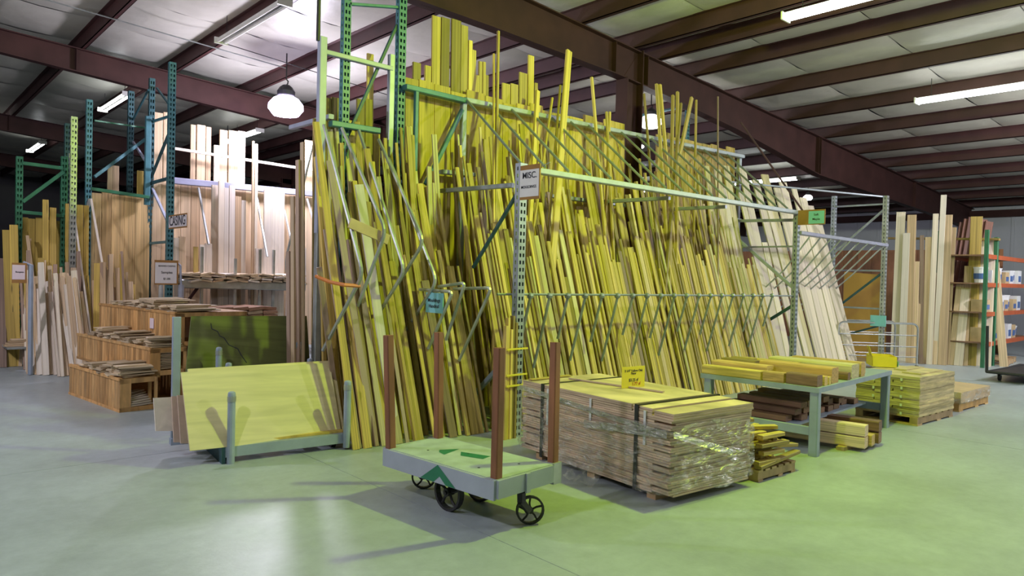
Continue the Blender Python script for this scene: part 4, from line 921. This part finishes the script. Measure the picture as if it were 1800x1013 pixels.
# ------------------------------------------------------------------ stepped display bins, left
bn = thing('step_bin', 'stepped oak display bin of three tiers with beadboard sides and open cubbies', 'display bin', (2.20, 9.09, 0), math.radians(6.6))
BNM = Rz((2.20, 9.09, 0), math.radians(6.6))
TIER = ((0, .42, 0, 1.70, .40), (.42, .86, .22, 2.75, .71), (.86, 1.85, .55, 3.2, 1.12))
for ti, (x0, x1, y0, y1, h) in enumerate(TIER):
    zb = 0 if ti == 0 else TIER[ti-1][4]-.06
    n = int((y1-y0)/.085)
    for k in range(n):
        yy = y0+(y1-y0)*k/n
        MB().box(x0, x0+.018, yy+.003, yy+(y1-y0)/n-.003, zb, h-.02).obj('plank', CABIN, bn)
    MB().box(x0-.012, x0+.02, y0, y1, h-.035, h).obj('top_rail', CABIN, bn)
    MB().box(x0-.008, x0, y0, y1, zb, zb+.03).obj('bottom_rail', CABIN, bn)
    MB().box(x0, x1, y0+.012, y1, h-.03, h-.012).obj('top_panel', CABIN, bn)
    MB().box(x0, x1, y1-.02, y1, zb, h-.02).obj('back_panel', CABIN, bn)
    for xa, xb in ((x0, x0+.12), (x1-.035, x1)): MB().box(xa, xb, y0, y0+.02, 0 if ti == 0 else zb, h-.02).obj('stile', CABIN, bn)
    MB().box(x0, x1, y0, y0+.02, h-.07, h-.012).obj('rail', CABIN, bn)
    if ti == 0: MB().box(x0, x1, y0, y0+.02, 0, .05).obj('rail', CABIN, bn)
for x0, x1, y0, y1, z0, z1 in ((.42, .86, .24, 2.7, 0, .03), (.83, .86, .22, .9, 0, .42), (.86, 1.85, .55, 3.1, 0, .03), (1.3, 1.34, .55, 1.2, 0, .42), (.42, .86, .22, .24, .36, .42), (.86, 1.85, .55, .57, .36, .42), (.86, 1.85, .55, .57, .67, .73), (1.82, 1.85, .55, 3.2, 0, 1.1), (.40, .44, .22, .24, 0, .38), (.44, 1.8, 1.9, 1.92, 0, .65)):
    MB().box(x0, x1, y0, y1, z0, z1).obj('divider', CABIN, bn)
rnd = random.Random(41)
for ti, (x0, x1, y0, y1, h) in enumerate(TIER):
    ns = (5, 7, 7)[ti]; tn = ('lowest', 'middle', 'top')[ti]
    for si in range(ns):
        ys = y0+.12+(y1-y0-.3)*si/ns; cnt = rnd.choice((5, 6, 8, 9)) if si < ns-1 else 4
        for k in range(cnt):
            L = min(.40, x1-x0-.02)*rnd.uniform(.85, 1.08) if ti < 2 else rnd.uniform(.42, .6); a_ = rnd.uniform(-.25, .25); xs = x0-.02+rnd.uniform(0, .06); z = h-.01+k*.016+.008
            p, q = BNM @ Vector((xs, ys, z)), BNM @ Vector((xs+L*math.cos(a_), ys+.12*0+L*math.sin(a_), z+rnd.uniform(0, .012)))
            tag(stick('sample_board', p, q, (y1-y0)/ns*rnd.uniform(.4, .6), .015, CHIP, 'flat', (0, 0, 1)), f'short sample board, {OW[k]} up in stack {OW[si]} from the near end, {tn} bin tier', 'sample board', f'sample boards on the {tn} bin tier')
for k in range(7):
    p, q = BNM @ Vector((.06+.04*(k % 3), .05+.02*k, .06+k*.02)), BNM @ Vector((.38, .10+.05*k, .06+k*.02))
    tag(stick('sample_board', p, q, .10, .014, PALE, 'flat', (0, 0, 1)), f'pale offcut lying in the low bin cubby, {OW[k]} from the bottom', 'sample board', 'offcuts in the low cubby')
for k in range(10):
    p, q = BNM @ Vector((.50, .34+.02*(k % 2), .44+k*.021)), BNM @ Vector((.80, .36, .44+k*.021))
    tag(stick('sample_board', p, q, .2, .017, CHIP, 'flat', (0, 0, 1)), f'board lying in the middle bin cubby, {OW[k]} from the bottom', 'sample board', 'boards in the middle cubby')
p = P(245, 553, X=2.98); tag(MB().box(-.006, 0, -.06, .06, -.07, .07).obj('price_note', PINKPAPER, None, Matrix.Translation(BNM @ Vector((.853, 1.25, .93))) @ Matrix.Rotation(math.radians(6.6), 4, 'Z')), 'small pink note stuck on the top bin tier', 'note')

# ------------------------------------------------------------------ casing rack and the racks to its left
CY = 15.1
cr = thing('casing_rack', 'tall teal and lilac rack of casing boards at the left', 'rack', (4.2, 14.1, 0))
def cp(b, name, mat): return b.obj(name, mat, cr, Matrix.Translation((-4.2, -14.1, 0)))
def top(px, py, Y): return P(px, py, Y=Y)
q = top(303, 110, 14.1); cp(MB().perf(q.x-.06, 14.06, 0, q.z, .12, .09, .09), 'upright_post', TEAL)
q = top(268, 160, 15.2); cp(MB().perf(q.x-.05, 15.2, 0, q.z+.25, .10, .09, .12), 'upright_post', DTEAL)
q2 = top(260, 205, 15.1); cp(MB().bar((q2.x, 15.08, 2.9), (q2.x, 15.08, q2.z), .10, .08), 'upright_post', TEAL)
q3 = top(231, 160, 16.4); cp(MB().perf(q3.x-.05, 16.4, 0, q3.z, .11, .09, .1), 'upright_post', DTEAL)
def seg(x0, y0, Ya, x1, y1, Yb, w_=.05, mat=TEAL, nm='cross_brace'): cp(MB().bar(P(x0, y0, Y=Ya), P(x1, y1, Y=Yb), w_, w_*.8), nm, mat)
seg(303, 203, 14.15, 268, 214, 15.2); seg(303, 220, 14.15, 266, 312, 15.2, .05, DTEAL); seg(303, 312, 14.15, 266, 322, 15.2, .06, DTEAL); seg(299, 399, 14.15, 268, 332, 15.2, .05, SAGE); seg(298, 425, 14.15, 264, 428, 15.2)
seg(299, 186, 14.15, 276, 155, 15.2, .04, DTEAL); seg(234, 210, 16.4, 261, 158, 15.2, .04, DTEAL); seg(234, 250, 16.4, 258, 286, 15.2, .05, SAGE)
seg(166, 311, 15.2, 258, 243, 15.6, .06); seg(166, 212, 15.2, 256, 225, 15.6, .03, GREENS)
seg(305, 318, CY-.05, 552, 341, CY-.05, .13, LILAC, 'cross_beam'); seg(305, 261, CY-.05, 560, 301, CY-.05, .055, PALE, 'guard_rail')
seg(318, 499, 13.85, 535, 505, 13.85, .16, GALV, 'shelf_beam')
a_, c_ = P(322, 494, Y=14.0), P(536, 488, Y=14.0); cp(MB().box(a_.x, c_.x, 13.9, 14.95, 1.40, 1.44), 'shelf_board', TAN)
for px in (356, 415, 458, 482): cp(MB().bar((P(px, 500, Y=13.9).x, 13.95, 0), (P(px, 500, Y=13.9).x, 13.95, 1.7+.2*(px % 3)), .05, .05), 'support_post', GALV)
cp(MB().bar(P(322, 540, Y=14.2)*1, P(352, 500, Y=14.2), .05, .05), 'cross_brace', REDOX)
for (x0, y0, x1, y1) in ((349, 331, 367, 430), (449, 335, 470, 452), (500, 370, 522, 470), (540, 350, 560, 420)):
    a_, c_ = P(x0, y0, Y=CY-.1), P(x1, y1, Y=14.05); cp(MB().tube([a_, c_], .025, 6), 'divider_tube', GALV)
a_, c_, e_ = P(556, 230, Y=13.4), P(499, 470, Y=12.8), P(532, 556, Y=12.4); tag(MB().tube(arc(a_, c_, e_, .3)+[(e_.x+.05, e_.y-.1, .01)], .022, 7).obj('bent_tube', GALV), 'long bent grey tube hanging before the casing boards by the rack end', 'tube')
def back_boards(pxs, ytop, Yp, mat, nm, where, zb=0, dz=.05, seed=1, grp=None):
    r = random.Random(seed)
    for i in range(len(pxs)-1):
        a_, c_ = P(pxs[i], ytop[0]+(ytop[1]-ytop[0])*i/max(1, len(pxs)-2), Y=Yp), P(pxs[i+1], ytop[0], Y=Yp)
        x_ = (a_.x+c_.x)/2
        tag(stick(nm, (x_, Yp-.03, zb), (x_, Yp+.03, a_.z+r.uniform(-dz, dz)), (c_.x-a_.x)*.985, .04, mat, 'flat'), f'wide {("tan", "knotty", "olive")[(TAN, KNOTTY, PINE2).index(mat)]} board, {OW[i]} from left {where}', 'board', grp)
back_boards([268, 285, 300, 318, 336, 352, 372, 392, 412, 432, 452, 472, 492, 512, 532, 552], (316, 336), CY+.1, TAN, 'casing_back_board', 'behind the lilac beam', seed=2, grp='back boards of the casing rack')
back_boards([160, 179, 196, 219, 238, 264], (336, 346), 15.2, KNOTTY, 'knotty_board', 'in the knotty panel wall', seed=3, grp='knotty panel wall')
back_boards([34, 50, 63, 77, 92, 108, 116], (379, 385), 15.0, PINE2, 'olive_board', 'in the far left board wall', seed=4, grp='far left board wall')
gr_ = thing('green_rack', 'dark green upright frames above the far left board walls', 'rack', (2.4, 15, 0))
def gp(b, name, mat): return b.obj(name, mat, gr_, Matrix.Translation((-2.4, -15, 0)))
for px, yt, Yp, mat in ((35, 275, 14.9, GREENS), (114, 275, 14.9, GREENS), (158, 175, 15.1, TEAL), (131, 205, 14.5, GALV), (120, 217, 15.6, DTEAL)):
    q = P(px, yt, Y=Yp); gp(MB().perf(q.x-.05, Yp, 0, q.z, .10, .09, .1), 'upright_post', mat)
for x0, y0, x1, y1, mat in ((38, 373, 112, 380, GREENS), (40, 355, 112, 302, GREENS), (40, 287, 110, 296, GREENS), (130, 440, 158, 350, GALV), (124, 270, 131, 470, GALV), (160, 332, 262, 347, GREENS)):
    gp(MB().bar(P(x0, y0, Y=14.9), P(x1, y1, Y=14.9), .06, .05), 'cross_brace', mat)
# tall boards above the lilac beam and front boards of the casing rack
CAS = [ # xl,xr, top y, bottom y, Y, mat, label
 (270, 286, 197, 318, 15.35, TAN, 'tall wide board above the beam at the casing post, left one'), (287, 302, 197, 318, 15.35, TAN, 'tall wide board above the beam at the casing post, right one'),
 (335, 344, 219, 318, 15.35, TAN, 'narrow tall board left of a pair above the lilac beam'), (346, 361, 219, 322, 15.35, TAN, 'wide board of the pair above the lilac beam'), (362, 371, 223, 322, 15.38, TAN, 'narrow board of the pair above the lilac beam'),
 (376, 386, 255, 330, 15.35, PALE, 'short pale board above the lilac beam'), (386, 400, 228, 330, 15.38, TAN, 'orange-brown board above the lilac beam beside the tiny lamp'), (402, 418, 229, 330, 15.35, TAN, 'left wide board right of the tiny lamp'), (418, 431, 230, 330, 15.35, MAPLE, 'right lighter board right of the tiny lamp'),
 (443, 447, 248, 480, 14.5, TAN, 'long slim stick crossing the lilac beam, left one'), (448, 453, 253, 470, 14.5, MAPLE, 'long slim stick crossing the lilac beam, right one'), (536, 550, 246, 340, 15.35, TAN, 'dark tan board above the lilac beam near the rack end'),
 (189, 198, 291, 336, 15.4, TAN, 'left board above the knotty panel wall'), (198, 209, 291, 336, 15.4, TAN, 'right board above the knotty panel wall'), (241, 252, 300, 345, 15.4, PINE2, 'olive board above the knotty wall near the teal post'),
 (115, 124, 358, 500, 14.7, PINE2, 'dark olive board between the two left walls, left one'), (134, 146, 360, 500, 14.7, PINE2, 'olive board right of the grey post between the left walls'), (147, 156, 361, 500, 14.75, PINE2, 'olive board at the left edge of the knotty wall'),
 (372, 384, 325, 490, 14.6, MAPLE, 'whitish casing board left in the front group under the beam'), (384, 394, 318, 490, 14.5, MAPLE, 'second whitish casing board of the front group'), (394, 402, 330, 490, 14.5, PALE, 'third whitish casing board of the front group'), (403, 413, 326, 490, 14.5, PALE, 'fourth whitish casing board of the front group'), (413, 424, 345, 490, 14.6, TAN, 'fifth casing board of the front group'),
 (424, 432, 352, 490, 14.6, PALE, 'sixth slim casing board of the front group'), (464, 478, 333, 490, 14.5, PALE, 'bright white board, left of three under the violet lamp'), (478, 490, 333, 490, 14.5, PALE, 'bright white board, middle of three under the violet lamp'), (490, 500, 335, 490, 14.5, PALE, 'bright white board, right of three under the violet lamp'),
 (351, 360, 430, 492, 14.3, PALE, 'short pale board on the shelf, left of a pair'), (360, 372, 428, 492, 14.3, MAPLE, 'short pale board on the shelf, right of a pair'), (340, 348, 434, 492, 14.3, PINE, 'short yellow stick on the shelf'), (449, 458, 437, 492, 14.3, PALE, 'short white board on the shelf middle, left one'), (458, 468, 437, 492, 14.3, PALE, 'short white board on the shelf middle, right one'),
 (306, 314, 418, 540, 14.6, MAPLE, 'leaning board just right of the casing post'), (314, 326, 416, 540, 14.6, TAN, 'second leaning board right of the casing post'), (521, 528, 440, 492, 14.3, PALE, 'white board near the right end of the shelf, left one'), (528, 538, 436, 492, 14.3, PALE, 'white board near the right end of the shelf, right one')]
for xl, xr, yt, yb, Yp, mat, lab in CAS:
    a_, c_, e_ = P(xl, yt, Y=Yp), P(xr, yt, Y=Yp), P((xl+xr)/2, yb, Y=Yp-.06); zb = 0
    if Yp < 14.4: zb = 1.445
    tag(stick('casing_board', (e_.x, Yp-.06, zb), ((a_.x+c_.x)/2, Yp, a_.z), c_.x-a_.x, .04, mat, 'flat'), lab, 'board')
for i, (xl, xr, yt, yb) in enumerate(((375, 385, 510, 556), (388, 400, 508, 556), (405, 420, 510, 556), (440, 452, 508, 556), (465, 480, 508, 556), (484, 500, 508, 556))):
    a_, c_ = P(xl, yt, Y=14.75), P(xr, yt, Y=14.75)
    tag(stick('casing_board', (a_.x, 14.6, 0), (a_.x, 14.7, 1.39), c_.x-a_.x, .04, PALE if i % 2 else MAPLE, 'flat'), f'pale board below the casing shelf, {OW[i]} from left', 'board', 'boards below the casing shelf')
rnd = random.Random(15); a_, c_ = P(324, 490, Y=14.0), P(536, 488, Y=14.0)
for i in range(40):
    x = a_.x+.05+(c_.x-a_.x-.1)*(i//4)/10+rnd.uniform(0, .06); k = i % 4
    p_ = Vector((x, 13.72+rnd.uniform(-.05, .06), 1.462+k*.042)); L = rnd.uniform(.7, 1.0)
    tag(stick('shelf_moulding', p_, p_+Vector((rnd.uniform(-.1, .1), L, rnd.uniform(-.01, .01))), .2, .036, CHIP if i % 5 else PALE, 'casing', (rnd.uniform(-.2, .2), 0, 1)), f'moulding end lying on the casing shelf, {OW[k]} up in pile {OW[i//4]} from left', 'moulding', 'mouldings on the casing shelf')
rnd = random.Random(16)
for i in range(36):
    col, k = i//6, i % 6; q_ = P(345+col*26, 556, Y=12.9)
    tag(stick('brown_moulding', (q_.x, 12.9+rnd.uniform(-.04, .04), .62+k*.07), (q_.x+rnd.uniform(-.05, .05), 13.7, .62+k*.07), .27, .06, DARKW if (i % 4) else CHIP, 'flat', (rnd.uniform(-.1, .1), 0, 1)), f'brown stacked moulding, {OW[k]} up in column {OW[col]} from left under the casing shelf', 'moulding', 'brown mouldings under the casing shelf')
lt = thing('low_stand', 'low grey stand carrying the brown mouldings under the casing shelf', 'stand', (P(340, 556, Y=13.3).x-.1, 12.85, 0))
MB().box(0, 1.9, 0, .9, .5, .58).obj('top', GALV, lt)
for x in (.05, 1.85):
    for y in (.05, .85): MB().box(x-.04, x+.04, y-.04, y+.04, 0, .5).obj('leg', GALV, lt)
# signs of the casing rack
t, hw, hh = side_sign('rack_sign', 'white CASING sign on the tall teal post', 'sign', (297, 379, 328, 403), 4.13, CARD, (.0, 1, .10, .90), PAPER)
side_text(t, 'CASING', hw*.50, .52, hw, hh)
def front_sign(label, px, Yp, board, paper, lines, tone=PAPER):
    xl, yt, xr, yb = px; a_, c_ = P(xl, yt, Y=Yp), P(xr, yb, Y=Yp); t = thing('rack_sign', label, 'sign', ((a_.x+c_.x)/2, Yp, (a_.z+c_.z)/2)); hw, hh = (c_.x-a_.x)/2, (a_.z-c_.z)/2
    MB().box(-hw, hw, 0, .012, -hh, hh).obj('backing_board', board, t); l, r_, b_, u_ = paper
    MB().box(-hw+2*hw*l, -hw+2*hw*r_, -.004, 0, -hh+2*hh*b_, -hh+2*hh*u_).obj('paper_sheet', tone, t)
    for body, s_, v_ in lines: text(body, hw*s_, (hw*.02, -.007, -hh+2*hh*v_), (1, 0, 0), (0, 0, 1), INK, t)
    return t, hw, hh
t, hw, hh = front_sign('brown-backed white sign with three lines above the top bin tier', (272, 457, 313, 501), 13.3, CARD, (.02, .93, .06, .90), (('BEADED CASING', .19, .76), ('Samples', .30, .50), ('$1.00', .26, .24)))
MB().tube([(hw*.9, .02, hh*.85), (hw*1.2, .02, hh*.6), (hw*1.28, .02, -hh)], .02, 6).obj('sign_hook', GREYS, t); MB().tube([(-hw*.4, .04, -hh), (-hw*.4, .04, -1.59)], .04, 6).obj('sign_leg', GALV, t); MB().tube([(hw*1.28, .02, -hh), (hw*1.28, .02, -1.59)], .05, 6).obj('sign_leg', GREYS, t)
t, hw, hh = front_sign('pink-white card on brown board at the far left bundles', (21, 462, 47, 498), 12.9, CARD, (.02, .88, .18, .90), (('Bungees', .34, .55),), PINKPAPER)
MB().tube([(hw*.5, .04, hh), (hw*1.6, .04, hh*.8), (hw*1.7, .04, -1.55)], .035, 7).obj('sign_post', BLUEGREY, t)
# bundles of strips leaning at the far left
rnd = random.Random(51); n = 0
for px in range(50, 164, 2):
    yb = 655+(px-50)*.09+rnd.uniform(-3, 3); b_ = P(px, yb); yt = (520, 480, 470, 500, 490, 530, 515)[n % 7]+rnd.uniform(-15, 25)+max(0, 70-px)*.6
    c_ = P(px-4-(px-50)*.16+rnd.uniform(-3, 3), yt, Y=b_.y+.75)
    mat = rnd.choice((PALE, MAPLE, TAN, TAN)); tag(stick('bundle_strip', b_, c_, rnd.choice((.05, .06, .08)), .04, mat, rnd.choice(('flat', 'casing')), (-.3, -1, 0)), f'{dict(pale_primed="white", maple="pale", tan_fir="tan")[mat.name]} strip in the front row left of the bins, {ordw(n)} from left', 'strip', 'front strips left of the bins'); n += 1
n = 0
for px in range(44, 240, 4):
    b_ = P(px, 628+(px-44)*.03, Y=13.6); b_.z = 0; yt = rnd.uniform(440, 520); c_ = P(px+rnd.uniform(-12, 4), yt, Y=14.3)
    mat = rnd.choice((TAN, TAN, PINE2, BROWNW)); tag(stick('bundle_strip', b_, c_, rnd.choice((.04, .06, .09)), .04, mat, 'flat', (-.2, -1, 0)), f'{dict(tan_fir="tan", pine_wide="olive", walnut="brown")[mat.name]} strip in the rear row left of the bins, {ordw(n)} from left', 'strip', 'rear strips left of the bins'); n += 1
for i, (x0, y0, x1, y1, w_, mat, lab) in enumerate(((20, 620, 12, 405, .13, PINE2, 'olive board at the far left edge, first from left'), (28, 620, 24, 396, .12, PINE2, 'olive board at the far left edge, second from left'), (4, 612, 2, 455, .12, BROWNW, 'dark board cut by the left edge of the view'),
    (80, 520, 80, 352, .09, PINE2, 'tall stick standing before the far left board wall'), (92, 520, 93, 366, .10, PINE2, 'second tall stick before the far left board wall'), (38, 610, 52, 420, .05, TAN, 'thin stick leaning right before the far left wall'), (62, 520, 48, 415, .05, TAN, 'thin stick leaning left before the far left wall'), (146, 490, 128, 360, .03, PALE, 'thin pale rod before the knotty wall left edge'), (186, 500, 160, 350, .035, PALE, 'long pale rod slanting over the knotty panel wall'))):
    b_, c_ = P(x0, y0, Y=14.2), P(x1, y1, Y=14.8)
    d_ = b_-c_; b_ = c_+d_*(c_.z/(c_.z-b_.z)) if b_.z > .02 else b_
    b_.z = max(b_.z, 0); tag(stick('lean_stick', b_, c_, w_, .04, mat, 'flat', (-.1, -1, 0)), lab, 'board')
lb = thing('low_trestle', 'low grey trestle with short boards at the far left', 'trestle', P(40, 650))
MB().box(-.22, .22, -.1, .5, .34, .37).obj('top', GALV, lb); MB().bar((.12, 0, 0), (.10, 0, .34), .05, .05).obj('leg', GALV, lb); MB().bar((.12, .4, 0), (.10, .4, .34), .05, .05).obj('leg', GALV, lb)
for k in range(4):
    q_ = lb.location+Vector((-.24+.03*k, .1, .385+k*.03)); tag(stick('short_board', q_, q_+Vector((.5, .02, 0)), .16, .026, TAN, 'flat', (0, 0, 1)), f'short board on the low trestle, {OW[k]} from the bottom', 'board', 'boards on the low trestle')

tag(MB().tube([(3.52, 6.98, 4.12), (3.52, 6.98, 6.1)], .022, 7).obj('hanger_pipe', BLACK), 'black vertical pipe dropping from the roof onto the grey end post', 'pipe')
rod('thin conduit under the roof running to the violet lamp', (1.2, 14.3, 6.22), (6.4, 14.1, 5.86), .012)
rod('thin dark wire under the roof beside the unlit strip light', (4.72, 13.2, 5.80), (9.5, 13.6, 5.55), .008, BLACK)

sh_ = [o for o in COL.objects if o.get('label', '').startswith('dark green veneer')][0]
Mi = sh_.matrix_basis.inverted(); pts = [Mi @ P(x, y, Y=7.22) for x, y in ((375, 567), (376, 577), (386, 582), (389, 590), (396, 593), (404, 606), (419, 613), (424, 624), (433, 638))]
MB().tube([Vector((p.x, p.y, .001)) for p in pts], .005, 5).obj('crack', INK, sh_)
fw_ = [o for o in COL.objects if o.name.startswith('stretch_wrap')][0]
def ribbon(pts, w_):
    b = MB(); vs = []
    for p in pts: p = Vector(p); vs += [p+Vector((0, 0, w_/2)), p+Vector((0, 0, -w_/2)), p+Vector((.004, .004, -w_/2)), p+Vector((.004, .004, w_/2))]
    b.add(vs, [(i*4+j, i*4+(j+1) % 4, (i+1)*4+(j+1) % 4, (i+1)*4+j) for i in range(len(pts)-1) for j in range(4)]); return b
ribbon([(-.045, 1.8-.18*i, .655-.011*i) for i in range(11)], .045).obj('film_fold', FILM2, fw_)
ribbon([(-.045, .9-.09*i, .47+.008*i) for i in range(11)], .06).obj('film_fold', FILM2, fw_)
ribbon([(-.02+.08*i, -.045, .555-.025*i) for i in range(10)], .05).obj('film_fold', FILM2, fw_)
